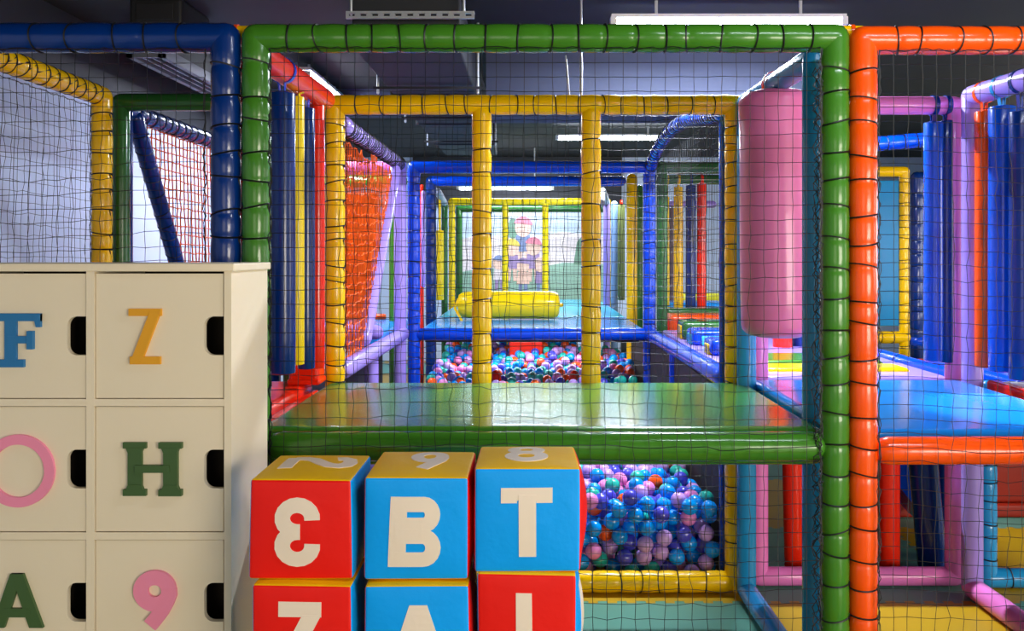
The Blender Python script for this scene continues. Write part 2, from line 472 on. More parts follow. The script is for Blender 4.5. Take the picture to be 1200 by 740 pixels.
t = roots('play_module', 'dark blue padded tube frame at upper left, above the white cabinet', -1.45, YF)
bl, br = -1.98, xx(265, YF); ZB = zz(44.5, YF); RB = .0455
padded('post', [(br, YF, .048), (br, YF, ZB)], RB, NAVY, t); padded('post', [(bl, YF, .048), (bl, YF, ZB)], RB, NAVY, t)
padded('top_beam', [(bl, YF, ZB), (br, YF, ZB)], RB, NAVY, t, lace=.115)
padded('platform_beam', [(bl+.08, YF, ZM), (br-.08, YF, ZM)], RB, NAVY, t, lace=0)
net(t, (bl+RB, YF-.05, .03), (br-bl-2*RB, 0, 0), (0, 0, ZB-RB-.03), seed=2)
t = roots('play_module', 'bright orange padded tube frame in front at right', 1.5, YF)
ol, orr = xx(1011, YF), 2.1; ZO = zz(47.5, YF); ZOM = zz(528, YF)
padded('post', [(ol, YF, .045), (ol, YF, ZO)], RF, ORANGE, t); padded('post', [(orr, YF, .045), (orr, YF, ZO)], RF, ORANGE, t)
padded('top_beam', [(ol, YF, ZO), (orr, YF, ZO)], RF, ORANGE, t)
padded('platform_beam', [(ol+.075, YF-.004, ZOM), (orr-.08, YF-.004, ZOM)], .0425, ORANGE, t, lace=0)
net(t, (ol+RF-.015, YF-.054, .03), (orr-ol-2*RF, 0, 0), (0, 0, ZO-RF-.03), seed=3)
for (a, b, lab) in ((br+.02, gl-.02, 'thin yellow pipe end between the blue and green front corners'), (gr+.02, ol-.02, 'thin yellow pipe end between the green and orange front corners')):
    q = thing('steel_pipe', lab, 'pipe', (a, 2.72, 2.19)); part('pipe', MB().tube([(a-.03, 2.66, 2.2), (b+.03, 2.66, 2.2)], .02, 12), YELLOW, q)
    for z in (a, b): part('pipe_collar', MB().tube([(z-.006, 2.66, 2.2), (z+.006, 2.66, 2.2)], .024, 12, caps='flat'), ORANGE, q)

# ------------------------------------------------------------------ second plane (3.8 m)
Y2, R2 = 3.8, .0437
ZY = zz(123, Y2)
t = roots('play_module', 'yellow padded tube frame with two middle bars behind the green platform', 0, Y2)
y0, y1 = xx(392.5, Y2), xx(861, Y2)
padded('post', [(y0, Y2, .045), (y0, Y2, ZY)], R2, YELLOW, t); padded('post', [(y1, Y2, .045), (y1, Y2, ZY)], R2, YELLOW, t)
padded('top_beam', [(y0, Y2, ZY), (y1, Y2, ZY)], R2, YELLOW, t, lace=.1)
padded('middle_bar', [(xx(564.5, Y2), Y2, .87), (xx(564.5, Y2), Y2, ZY-.04)], R2, YELLOW, t, lace=.14)
padded('middle_bar', [(xx(692.5, Y2), Y2, .87), (xx(692.5, Y2), Y2, ZY-.04)], R2, YELLOW, t, lace=.14)
padded('bottom_beam', [(y0, Y2, .047), (y1-.05, Y2, .047)], .047, YELLOW, t, lace=.095)
net(t, (y0+R2, Y2+.03, .06), (y1-y0-2*R2, 0, 0), (0, 0, ZY-R2-.06), pitch=.05, r=.0009, seed=4)
t = roots('play_module', 'mustard yellow padded tube frame before the white wall at far left', -1.91, 3.2)
xl = xx(119.5, Y2); zl = zz(113, Y2)
padded('post', [(xl, Y2, .045), (xl, Y2, zl)], R2, YELLOW, t); padded('post', [(xl, 2.76, .045), (xl, 2.76, zl)], R2, YELLOW, t)
padded('top_beam', [(xl, Y2, zl), (xl, 2.76, zl)], R2, YELLOW, t, lace=.07)
net(t, (xl-.03, 2.8, .9), (0, .96, 0), (0, 0, zl-.95), seed=5, sag=.02)
t = roots('play_module', 'dull green padded tube frame behind the blue front post at upper left', -1.4, 3.92)
xa, xb = xx(142, 3.92), -1.1; za = zz(120, 3.92)
padded('post', [(xa, 3.92, .04), (xa, 3.92, za)], .038, DGREEN, t, lace=0); padded('post', [(xb, 3.92, .04), (xb, 3.92, za)], .038, DGREEN, t, lace=0)
padded('top_beam', [(xa, 3.92, za), (xb, 3.92, za)], .04, DGREEN, t, lace=0)
t = roots('play_module', 'dark blue side frame with slanted post and orange net at left', -1.93, 5.2)
X = -1.93
padded('post', [(X, 4.04, .045), (X, 4.04, 2.19)], .043, NAVY, t, lace=0); padded('post', [(X, 6.4, .045), (X, 6.4, 2.19)], .043, NAVY, t, lace=0)
padded('top_beam', [(X, 4.04, 2.19), (X, 6.4, 2.19)], .045, NAVY, t, lace=.09)
padded('slanted_post', [(X+.02, 4.12, 2.16), (X+.02, 4.95, .95)], .04, NAVY, t)
net(t, (X, 4.1, .95), (0, 2.25, 0), (0, 0, 1.2), pitch=.05, r=.0044, m=NETO, inside=lambda p: (p.y-4.15)*1.21 > .69*(2.16-p.z), edge=False, seed=6, sag=.02)
t = thing('padded_block', 'red padded block behind the red hanging bag', 'padded block', (-.96, 3.75, .95))
part('block_body', MB().rbox(-1.03, -.9, 3.62, 3.74, .95, 1.07, .02), RED, t); part('block_foot', MB().rbox(-1.035, -.895, 3.615, 3.745, .95, .975, .01), RED, t)
# red side beam with hanging bags
t = roots('play_module', 'red padded side frame on the left of the green platform', -.9, 3.2)
padded('top_beam', [(-.905, 2.72, 2.17), (-.885, 3.66, 2.17)], .046, RED, t, lace=0)
padded('post', [(-.905, 2.73, .045), (-.905, 2.73, 2.17)], .04, RED, t, lace=0)
padded('lower_beam', [(-.93, 2.74, .875), (-.93, 3.68, .875)], .045, RED, t, lace=0)
gB = 'hanging bags beside the green platform'
def lb(x, Y): return (xx(x, Y), Y)
bag('hanging_bag', lb(331, 3.08), .046, zz(439, 3.08), zz(108, 3.08), NAVY, 'navy blue hanging bag nearest the left green front post', gB, strap=BLUE)
bag('hanging_bag', lb(348, 3.28), .028, zz(428, 3.28), zz(113, 3.28), LEMON, 'thin yellow hanging bag squeezed between two navy bags', gB, strap=LEMON)
bag('hanging_bag', lb(359, 3.42), .034, zz(433, 3.42), zz(126, 3.42), NAVY, 'narrower navy blue hanging bag beside the red bag', gB, strap=BLUE)
bag('hanging_bag', lb(372, 3.57), .030, zz(432, 3.57), zz(122, 3.57), RED, 'red hanging bag beside the left post of the yellow frame', gB, strap=RED)

# lavender side frame with orange net
t = roots('play_module', 'lavender padded side frame with slanted post and dense orange net', -.9, 5.1)
a, b = V((-.868, 3.93, 2.10)), V((-.95, 6.2, 2.16))
padded('top_beam', [a, b], .046, LAV, t, lace=.05, cord=.004)
padded('post', [(-.96, 6.27, .045), (-.96, 6.27, 2.15)], .045, LAV, t, lace=0)
padded('lower_beam', [(-.87, 3.95, .97), (-.925, 6.2, .925)], .044, LAV, t, lace=0)
padded('short_post', [(-.97, 5.2, .045), (-.97, 5.2, .9)], .042, LAV, t, lace=0)
padded('slanted_post', [at(463, 200, 5.85), at(427, 397, 4.62)], .04, LAV, t, lace=0)
part('pit_screen', MB().rbox(-1.09, -1.075, 3.97, 6.2, 0, .9, .006), mat('black brown screen', (34, 30, 34), .7), t, 'added dark screen hiding the lit floor at the pit side')  # screen added to darken the gap below the lavender beam
p3, p4 = at(463, 200, 5.85), at(427, 397, 4.62)
def in_o(p):
    yy = p4.y+(p3.y-p4.y)*(p.z-p4.z)/(p3.z-p4.z); return p.y < yy and p.z < 2.08
net(t, (-.875, 3.95, .98), (-.07, 2.2, 0), (0, 0, 1.12), pitch=.05, r=.0036, m=NETO, inside=in_o, edge=False, seed=8, sag=.03, jit=.007)
# pink frame, orange panel and platform of the left module, seen through that net
t = roots('play_module', 'pink padded tube frame behind the dense orange net', -1.45, 6.5)
padded('top_beam', [(-1.95, 6.5, 2.16), (-1.06, 6.5, 2.16)], .05, PINK, t, lace=0)
padded('post', [(-1.95, 6.5, .045), (-1.95, 6.5, 2.16)], .045, PINK, t, lace=0)
t = roots('play_module', 'green padded tube frame just below the pink beam behind the orange net', -1.45, 7.0)
padded('top_beam', [(-2.0, 7.0, 2.1), (-1.06, 7.0, 2.1)], .05, GREEN, t, lace=0)
padded('post', [(-1.12, 7.0, .045), (-1.12, 7.0, 2.1)], .042, GREEN, t, lace=0)
t = thing('padded_partition', 'orange padded vinyl panel standing behind the orange net', 'padded panel', (-1.6, 7.2, .95))
part('panel', MB().rbox(-2.1, -1.3, 7.15, 7.22, .95, 2.02, .02), ORANGE, t)
part('panel_foot', MB().rbox(-2.1, -1.22, 7.14, 7.23, .95, 1.0, .02), ORANGE, t)
t = thing('soft_platform', 'pale blue padded platform behind the slanted lavender post', 'platform', (-1.5, 6.5, .85))
part('pad', MB().rbox(-1.9, -1.02, 5.75, 7.3, .86, .955, .03), AZURE, t)
part('pad_edge', MB().tube([(-1.9, 5.62, .99), (-1.02, 5.62, .99)], .05, 16), LAV, t, 'lavender front roll')
# platforms
def platform(name, label, x0, x1, ya, yb, z, m, nose=None, h=.09, group='padded platforms'):
    q = thing(name, label, 'platform', ((x0+x1)/2, (ya+yb)/2, z-h), group)
    part('pad', MB().rbox(x0, x1, ya, yb, z-h, z, .028, n=5), m, q)
    part('deck_board', MB().box(x0+.03, x1-.03, ya+.03, yb-.03, z-h-.02, z-h+.002), BLACKM, q, smooth=False)
    return q
q = platform('soft_platform', 'glossy green padded platform in the middle foreground', -.90, .955, 2.7, 3.79, .938, GPAD, h=.08)
part('front_roll', MB().rbox(-.885, .94, 2.655, 2.885, .84, .962, .055, n=7), GREEN, q)
platform('soft_platform', 'glossy blue padded platform behind the orange front beam', .975, 1.9, 2.69, 3.78, .952, BPAD)
platform('soft_platform', 'red padded platform under the navy hanging bags at left', -1.85, -.955, 2.72, 3.75, .95, RED)
platform('soft_platform', 'pale blue padded platform under the yellow roller', -.83, .85, 6.43, 7.55, .947, AZURE)
platform('soft_platform', 'teal padded platform beyond the yellow roller', -.83, .85, 7.6, 10.4, .947, TEAL)
platform('soft_platform', 'lavender padded platform behind the blue arched side frame', .97, 1.94, 3.95, 6.35, .94, LAV)
platform('soft_platform', 'white padded platform at the right edge beyond the red strip', 2.05, 3.6, 2.75, 3.75, .95, WHITEV)
shade_roof = platform('soft_platform', 'blue platform added as a shading roof beyond the lavender post at far right', 2.25, 4.4, 3.95, 4.85, .925, BLUE)  # added roof, keeps light off the dark space below it
part('support_leg', MB().tube([(4.2, 4.4, .04), (4.2, 4.4, .82)], .04, 14), BLUE, shade_roof); part('support_leg', MB().tube([(2.6, 4.4, .04), (2.6, 4.4, .82)], .04, 14), BLUE, shade_roof)

# light blue side frame with big pink bag
t = roots('play_module', 'light blue padded side frame between the green platform and the right bay', .95, 3.3)
padded('post', [(.938, 3.71, .045), (.938, 3.71, 2.165)], .0415, LBLUE, t, lace=0)
padded('post', [(.952, 2.86, .045), (.952, 2.86, 2.165)], .0415, LBLUE, t, lace=0)
padded('top_beam', [(.938, 3.71, 2.165), (.952, 2.86, 2.165)], .0415, LBLUE, t, lace=0)
padded('floor_beam', [(.938, 3.71, .045), (.952, 2.86, .045)], .0415, LBLUE, t, lace=0)
q = bag('hanging_bag', (.943, 3.3), .137, zz(396, 3.3), zz(106, 3.3), BAGPINK, 'thick pink hanging bag at upper right of the green platform', None, dome=.28, strap=RED, tilt=(-.012, 0), beam_z=2.165, sides=40)

# ------------------------------------------------------------------ right bay
t = roots('play_module', 'pink padded tube frame at the back of the right bay', 1.48, 3.87)
padded('post', [(1.036, 3.87, .045), (1.036, 3.87, 2.18)], .04, PINK, t, lace=0); padded('post', [(1.92, 3.87, .045), (1.92, 3.87, 2.18)], .04, PINK, t, lace=0)
padded('top_beam', [(1.036, 3.87, 2.18), (1.92, 3.87, 2.18)], .041, PINK, t, lace=0)
padded('floor_beam', [(1.036, 3.87, .045), (1.92, 3.87, .045)], .042, PINK, t, lace=0)
t = roots('play_module', 'lavender padded side frame at the right edge of the blue platform', 1.95, 3.3)
padded('post', [(1.935, 3.74, .045), (1.935, 3.74, 2.2)], .044, LAV, t, lace=0); padded('post', [(2.02, 2.74, .045), (2.02, 2.74, 2.2)], .044, LAV, t, lace=0)
padded('top_beam', [(1.935, 3.74, 2.2), (2.02, 2.74, 2.2)], .045, LAV, t, lace=0)
padded('floor_beam', [(1.935, 3.74, .045), (1.96, 2.74, .045)], .045, PINK, t, lace=0, label='pink floor beam')
t = roots('play_module', 'teal padded tube frame beyond the right bay under the platforms', 2.6, 3.83)
padded('post', [(2.06, 3.85, .045), (2.06, 3.85, .9)], .04, LBLUE, t); padded('post', [(3.2, 3.85, .045), (3.2, 3.85, .9)], .04, LBLUE, t)
padded('floor_beam', [(2.06, 3.85, .045), (3.2, 3.85, .045)], .043, LBLUE, t); padded('top_beam', [(2.06, 3.85, .86), (3.2, 3.85, .86)], .04, LBLUE, t)
t = thing('edge_roll', 'dark red padded strip between the blue and white platforms', 'padded strip', (2.0, 3.3, .9))
part('strip', MB().rbox(1.985, 2.04, 2.72, 3.72, .86, .958, .012), RED, t)
part('strip_cap', MB().rbox(1.98, 2.045, 2.70, 2.73, .86, .96, .01), RED, t)
gR = 'hanging bags in the right bay'
c = lb(1094, 3.87); bag('hanging_bag', c, .042, zz(426, 3.8), zz(140, 3.8), BAGBLUE, 'blue hanging bag on the left of the blue pair, before the pink beam', gR, along='x', beam_z=2.18, strap=NAVY, beam_r=.043)
c = lb(1109, 3.87); bag('hanging_bag', c, .036, zz(427, 3.82), zz(139, 3.82), NAVY, 'darker blue hanging bag on the right of the pair, beside the pink post', gR, along='x', beam_z=2.18, strap=NAVY, beam_r=.043)
bag('hanging_bag', (1.945, 3.66), .038, zz(431, 3.66), zz(130, 3.66), ORANGE, 'orange red hanging bag in the right bay beside the lavender post', gR, beam_z=2.2, strap=ORANGE)
bag('hanging_bag', (1.955, 3.54), .052, zz(436, 3.54), zz(124, 3.54), BAGBLUE, 'thick blue hanging bag on the lavender beam at far right', gR, beam_z=2.2, strap=LBLUE)
bag('hanging_bag', (1.965, 3.42), .045, zz(446, 3.42), zz(130, 3.42), NAVY, 'dark blue hanging bag furthest right on the lavender beam', gR, beam_z=2.2, strap=NAVY)
gU = 'bags hanging under the platforms'
def ubag(x, Y, r, yb, m, lab, tilt=(0,0)):
    z0 = max(zz(yb, Y), .01)
    q = thing('hanging_bag', lab, 'punching bag', (xx(x, Y), Y, z0), gU); H = .835-z0
    prof = [(r*.9, 0), (r, .02)]+[(r, .02+(H-.05)*k/6) for k in range(1, 7)]+[(r*.8, H-.01), (r*.3, H)]
    part('bag_body', MB().lathe((xx(x, Y), Y, z0), prof, 24, tilt=tilt), m, q)
    part('strap', MB().box(xx(x, Y)+tilt[0]*H-.015, xx(x, Y)+tilt[0]*H+.015, Y-.002, Y+.002, .82, .86), m, q, smooth=False)
ubag(932, 4.02, .05, 668, RED, 'bright red bag hanging under the platform beside the light blue post', tilt=(-.02, 0))
ubag(1042, 4.02, .048, 672, RED, 'dark red bag hanging under the blue platform by the orange post')
ubag(1093, 4.05, .066, 672, NAVY, 'dark blue leaning bag under the blue platform', tilt=(-.09, 0))
ubag(1106, 4.2, .04, 668, NAVY, 'slim dark blue bag beside the pink post under the blue platform')
# pads seen under the pink bag
t = thing('bolster', 'yellow padded bolster beneath the pink hanging bag', 'bolster', (1.5, 4.2, .93))
part('roll', MB().rbox(1.08, 1.83, 4.1, 4.3, .9, .958, .025), LEMON, t); part('end_panel', MB().rbox(1.07, 1.085, 4.11, 4.29, .91, .953, .007), ORANGE, t)
t = thing('bolster', 'green padded bolster behind the yellow one in the right bay', 'bolster', (1.5, 4.5, .93))
part('roll', MB().rbox(1.08, 1.8, 4.33, 4.7, .9, .965, .03), GREEN, t); part('end_panel', MB().rbox(1.07, 1.085, 4.35, 4.68, .91, .96, .007), YELLOW, t)
bag('hanging_bag', lb(917, 5.2), .058, zz(421, 5.2), 2.0, RED, 'red bag whose lower end shows beneath the pink bag', 'far bags in the right bay', along='x', beam_z=2.1)
bag('hanging_bag', lb(940, 5.25), .06, zz(421, 5.25), 2.0, NAVY, 'navy bag whose lower end shows right of the red one beneath the pink bag', 'far bags in the right bay', along='x', beam_z=2.1)
t = roots('play_module', 'blue padded tube frame carrying the far red and navy bags', 2.0, 5.22)
padded('top_beam', [(1.25, 5.22, 2.1), (2.75, 5.05, 2.22)], .044, BLUE, t); padded('post', [(2.75, 5.05, .045), (2.75, 5.05, 2.2)], .05, BLUE, t, lace=0)
t = thing('padded_roll', 'blue padded roll along the far side of the lavender platform at right', 'padded roll', (2.0, 5, .88))
part('roll_body', MB().tube([(1.985, 3.98, .925), (2.0, 4.7, .92), (2.0, 6.3, .915)], .042, 16), BLUE, t)
for y in (4.6, 5.4): part('roll_strap', MB().tube([(2.0, y, .92), (2.0, y+.03, .92)], .044, 16, caps='flat'), NAVY, t)

# far right frames
t = roots('play_module', 'far yellow padded frame with blue mesh seen between orange and blue posts', 2.9, 6.9)
padded('post', [(3.02, 6.9, .045), (3.02, 6.9, 2.17)], .04, YELLOW, t); padded('post', [(2.55, 6.9, .045), (2.55, 6.9, 2.17)], .04, YELLOW, t)
padded('top_beam', [(2.55, 6.9, 2.17), (3.02, 6.9, 2.17)], .042, YELLOW, t, lace=0); padded('lower_beam', [(2.55, 6.9, .83), (3.02, 6.9, .83)], .05, YELLOW, t)
part('mesh_panel', MB().rbox(2.6, 2.98, 6.9, 6.93, .92, 2.1, .01), LBLUE, t)
t = roots('play_module', 'far blue padded frame right of the yellow frame with blue mesh', 3.2, 6.7)
padded('post', [(xx(1070, 6.9)+.03, 6.9, .045), (xx(1070, 6.9)+.03, 6.9, 2.12)], .05, NAVY, t, lace=.12); padded('top_beam', [(3.12, 6.9, 2.12), (3.9, 6.9, 2.2)], .045, NAVY, t, lace=.1)
padded('lower_beam', [(3.12, 6.9, .8), (5.2, 6.9, .74)], .06, BLUE, t, lace=0); padded('post', [(3.95, 6.9, .045), (3.95, 6.9, 2.2)], .05, NAVY, t, lace=0)
padded('middle_beam', [(4.0, 6.9, 2.34), (5.2, 6.9, 2.40)], .06, BLUE, t, lace=0)
t = thing('climbing_wall', 'pale green climbing wall with coloured holds at the right edge', 'climbing wall', (5.3, 8.6, 0))
part('wall_panel', MB().rbox(4.6, 6.3, 8.6, 8.68, .55, 1.86, .01), mat('pale green panel', (150, 200, 178), .5, var=.05), t)
part('base_pad', MB().rbox(4.6, 6.3, 8.5, 8.7, .3, .58, .03), GREEN, t)
hc = [RED, YELLOW, BLUE, ORANGE, TEAL]
for k in range(26):
    x, z = random.uniform(4.7, 6.2), random.uniform(.65, 1.8); s_ = random.uniform(.025, .045)
    part('climbing_hold', MB().lathe((x, 8.61, z), [(s_, 0), (s_*.9, -.02), (s_*.5, -.04), (.002, -.045)], 9, axis='y'), hc[k % 5], t)
for (y, lab) in ((213, 'upper of two warm light strips above the climbing wall'), (240, 'lower of two warm light strips above the climbing wall')):
    z = zz(y, 8.6); q = thing('wall_light_strip', lab, 'wall light', (5.4, 8.6, z), 'warm light strips')
    part('strip_housing', MB().box(4.85, 6.2, 8.6, 8.66, z-.03, z+.04), WHITEM, q, smooth=False); part('light_bar', MB().tube([(4.88, 8.58, z), (6.17, 8.58, z)], .022, 10), WARM, q)
struct('trim_4', MB().box(4.5, 6.6, 8.7, 8.8, 0, ZC), WALLW)
# dim red brown panel under the right platforms
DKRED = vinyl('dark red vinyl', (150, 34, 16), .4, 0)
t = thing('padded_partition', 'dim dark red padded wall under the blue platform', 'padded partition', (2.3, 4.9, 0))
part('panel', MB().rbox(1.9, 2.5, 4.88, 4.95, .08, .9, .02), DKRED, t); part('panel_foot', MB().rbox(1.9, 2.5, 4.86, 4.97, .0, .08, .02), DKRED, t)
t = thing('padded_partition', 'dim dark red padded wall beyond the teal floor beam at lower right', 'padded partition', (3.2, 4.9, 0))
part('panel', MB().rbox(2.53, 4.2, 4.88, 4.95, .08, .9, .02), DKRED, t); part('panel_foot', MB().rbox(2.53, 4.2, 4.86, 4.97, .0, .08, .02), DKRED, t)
t = thing('slide', 'dark blue slide chute in the shade under the right platform', 'slide', (2.1, 4.9, 0))
part('chute', MB().stroke([(1.8, .5), (1.95, .3), (2.15, .06)], .06, lambda u, w, h: V((u, h, w)), 4.45, 4.75), BLUE, t)
for y in (4.43, 4.75): part('chute_wall', MB().stroke([(1.8, .53), (1.95, .33), (2.15, .09)], .1, lambda u, w, h: V((u, h, w)), y, y+.03), BLUE, t)

# blue arched side frame (right of the middle bay) and module behind it
t = roots('play_module', 'blue arched side frame seen through the right gap of the yellow frame', .9, 5.1)
padded('arched_beam', bow([(.89, 6.37, 2.13), (.89, 6.1, 2.22), (.89, 5.55, 2.285), (.89, 4.9, 2.27), (.89, 4.3, 2.2), (.887, 3.93, 2.16)]), .043, BLUE, t, lace=.06, cord=.0036)
padded('post', [(.895, 3.92, .045), (.895, 3.92, 2.16)], .03, BLUE, t, lace=0)
padded('lower_beam', [(.893, 3.95, .94), (.893, 6.3, .905)], .047, BLUE, t, lace=0)
padded('short_post', [(.9, 5.3, .045), (.9, 5.3, .88)], .04, BLUE, t, lace=0)
part('pit_screen', MB().rbox(.885, .905, 3.97, 8.4, .0, .87, .006), mat('dark brown screen', (44, 34, 28), .7), t, 'dark brown screen closing the pit side')
net(t, (.9, 3.95, .97), (0, 2.38, 0), (0, 0, 1.2), pitch=.06, r=.0011, seed=9, sag=.02)
t = roots('play_module', 'dull green padded frame with two top beams behind the blue arch', 1.6, 6.5)
padded('post', [(1.0, 6.5, .045), (1.0, 6.5, 2.17)], .042, DGREEN, t, lace=0); padded('post', [(2.5, 6.5, .045), (2.5, 6.5, 2.17)], .042, DGREEN, t, lace=0)
padded('top_beam', [(1.0, 6.5, 2.16), (2.5, 6.5, 2.16)], .045, DGREEN, t, lace=0)
padded('rear_beam', [(1.0, 7.3, 2.14), (2.5, 7.3, 2.14)], .042, DGREEN, t, lace=0)
gF = 'slim bags hanging behind the blue arch'
for (x, w, yt, yb, m, lab) in ((781.5, 6, 231, 358, LEMON, 'thin yellow bag behind the blue arch, beside the green post'), (795, 11, 219, 362, YELLOW, 'orange yellow slim bag hanging behind the blue arch'),
        (809.5, 12, 217, 361, NAVY, 'navy slim bag between the orange yellow and red ones behind the arch'), (822, 11, 214, 361, RED, 'red slim bag hanging behind the blue arch')):
    bag('hanging_bag', lb(x, 7.3), w*.0073/2, zz(yb, 7.3), zz(yt, 7.3), m, lab, gF, along='x', beam_z=2.14, beam_r=.043, sides=18)
t = roots('play_module', 'brown and lilac padded post behind the slim yellow bags', 1.35, 8.2)
padded('post', [(xx(787, 8.2), 8.2, .045), (xx(787, 8.2), 8.2, 1.95)], .03, mat('brown vinyl', (110, 84, 86), .4), t, lace=0); padded('top_beam', [(xx(785, 8.2), 8.2, 1.98), (1.75, 8.2, 1.98)], .035, LAV, t, lace=0)
# padded steps
def step(lab, x0, x1, ya, yb, z0, z1, m, m2):
    q = thing('padded_step', lab, 'padded step', ((x0+x1)/2, (ya+yb)/2, z0), 'padded steps in the right module')
    part('step_body', MB().rbox(x0, x1, ya, yb, z0, z1, .03), m, q); part('step_front', MB().rbox(x0+.05, x1-.03, ya-.012, ya+.02, z0, z1-.035, .01), m2, q)
    part('step_side', MB().rbox(x0-.008, x0+.02, ya+.06, yb-.06, z0, z1-.03, .008), m2, q)
step('blue padded step with yellow front nearest the yellow post behind the netting', 1.0, 1.2, 4.72, 4.95, .94, 1.03, BLUE, LEMON)
step('blue padded step with pale blue front behind the arched frame', 1.0, 1.28, 5.25, 5.5, .94, 1.035, BLUE, TEAL)
step('green padded step behind the blue steps', 1.0, 1.35, 5.6, 5.85, .94, 1.06, DGREEN, YELLOW)
step('orange red padded step against the green post', 1.08, 2.0, 6.6, 6.9, .85, 1.03, ORANGE, RED)
step('long green padded step below the slim hanging bags', 1.1, 1.75, 6.95, 7.2, .85, 1.06, DGREEN, GREEN)
step('blue padded step directly under the slim hanging bags', 1.15, 1.7, 7.3, 7.7, .85, 1.085, AZURE, BLUE)
t = thing('padded_block', 'olive yellow padded block low before the white back wall', 'padded block', (2.2, 9.5, 0))
part('roll', MB().rbox(1.6, 2.6, 9.4, 9.7, 0, 1.06, .08), mat('olive vinyl', (190, 185, 40), .4), t); part('end_panel', MB().rbox(1.59, 1.61, 9.45, 9.65, .86, 1.04, .01), LEMON, t)

# third and fourth planes
Y3 = 6.37
t = roots('play_module', 'bright blue padded frame around the pale blue platform in the middle distance', 0, Y3)
x0, x1 = xx(485, Y3), xx(761, Y3); z3 = zz(196, Y3)
padded('post', [(x0, Y3, .045), (x0, Y3, z3)], .047, BLUE, t, lace=.12); padded('post', [(x1, Y3, .045), (x1, Y3, z3)], .047, BLUE, t, lace=.12)
padded('top_beam', [(x0, Y3, z3), (x1, Y3, z3)], .047, BLUE, t, lace=0); padded('platform_beam', [(x0+.05, Y3, .905), (x1-.05, Y3, .905)], .045, BLUE, t, lace=0)
Y4 = 7.57
t = roots('play_module', 'second blue padded frame with one orange yellow post behind the first', 0, Y4)
padded('post', [(xx(505, Y4), Y4, .045), (xx(505, Y4), Y4, 2.15)], .047, NAVY, t, lace=.12); padded('post', [(xx(740.5, Y4), Y4, .045), (xx(740.5, Y4), Y4, 2.17)], .048, YELLOW, t, lace=0, label='orange yellow post')
padded('top_beam', [(xx(505, Y4), Y4, 2.15), (xx(728, Y4), Y4, 2.15)], .045, BLUE, t, lace=0)
t = roots('play_module', 'narrow red and lilac padded post between the two blue frames at left', -.9, 7.1)
padded('post', [(xx(494.5, 7.0), 7.0, .045), (xx(494.5, 7.0), 7.0, 2.06)], .016, RED, t, lace=0); padded('upper_post', [(xx(496, 6.9), 6.9, 1.25), (xx(496, 6.9), 6.9, 2.0)], .017, LAV, t, lace=0)
t = roots('play_module', 'dark green padded post behind the orange yellow post', .95, 7.75)
padded('post', [(xx(749.5, 7.75), 7.75, .045), (xx(749.5, 7.75), 7.75, 2.1)], .03, DGREEN, t, lace=0); padded('top_beam', [(xx(749.5, 7.75), 7.75, 2.1), (xx(748, 9.2), 9.2, 2.1)], .03, DGREEN, t, lace=0)
Y5 = 10.6
t = roots('play_module', 'far yellow padded frame in front of the mural', 0, Y5)
z5 = zz(236.5, Y5)
for i, x in enumerate((529.5, 592, 639, 712)):
    padded('post' if i in (0, 3) else 'middle_bar', [(xx(x, Y5), Y5, .045), (xx(x, Y5), Y5, z5)], .042 if i in (0, 3) else .04, LEMON, t, lace=.11, sides=12)
padded('top_beam', [(xx(529.5, Y5), Y5, z5), (xx(712, Y5), Y5, z5)], .045, LEMON, t, lace=.11, sides=12)
padded('lower_beam', [(xx(529.5, Y5), Y5, zz(359, Y5)), (xx(712, Y5), Y5, zz(359, Y5))], .042, YELLOW, t, lace=0, sides=12)
net(t, (xx(529.5, Y5), Y5+.05, .9), (xx(712, Y5)-xx(529.5, Y5), 0, 0), (0, 0, z5-.9), pitch=.045, r=.0014, seed=11)
t = roots('play_module', 'dark green padded frame around the mural at the far end', 0, 11.2)
Yg = 11.2
padded('post', [(xx(538, Yg), Yg, .045), (xx(538, Yg), Yg, zz(245, Yg))], .045, DGREEN, t, lace=0, sides=12); padded('post', [(xx(712, Yg), Yg, .045), (xx(712, Yg), Yg, zz(245, Yg))], .045, DGREEN, t, lace=0, sides=12)
padded('top_beam', [(xx(538, Yg), Yg, zz(245, Yg)), (xx(712, Yg), Yg, zz(245, Yg))], .045, DGREEN, t, lace=0, sides=12)
t = roots('play_module', 'grey green padded frame beside the far yellow post at left', -1, 9.2)
padded('post', [(xx(521, 9.2), 9.2, .045), (xx(521, 9.2), 9.2, 2.05)], .035, DGREEN, t, lace=0); padded('top_beam', [(xx(513, 7.9), 7.9, 2.08), (xx(521, 9.2), 9.2, 2.05)], .035, mat('grey vinyl', (150, 156, 170), .4), t, lace=0)
bag('hanging_bag', lb(515.5, 8.4), .038, zz(352, 8.4), zz(270, 8.4), LEMON, 'short lime yellow bag beside the second blue post at left', None, along='x', beam_z=2.07, beam_r=.035)
t = roots('play_module', 'lavender and grey padded frame right of the yellow bars in the distance', .9, 9.2)
padded('post', [(xx(711, 9.2), 9.2, .045), (xx(711, 9.2), 9.2, 2.03)], .037, LAV, t, lace=0); padded('post', [(xx(720, 9.4), 9.4, .045), (xx(720, 9.4), 9.4, 2.05)], .04, mat('blue grey vinyl', (120, 150, 190), .4), t, lace=0)
padded('arched_beam', bow([(xx(705, 8.0), 8.0, 1.98), (xx(706, 8.5), 8.5, 2.13), (xx(711, 9.2), 9.2, 2.06)], 6), .035, mat('pale grey vinyl', (190, 196, 205), .4), t, lace=0)
bag('hanging_bag', lb(728, 9.3), .04, zz(352, 9.3), zz(240, 9.3), mat('olive bag vinyl', (110, 122, 64), .4), 'olive bag with red top beside the orange yellow post', None, along='x', beam_z=2.05, beam_r=.04, strap=RED)

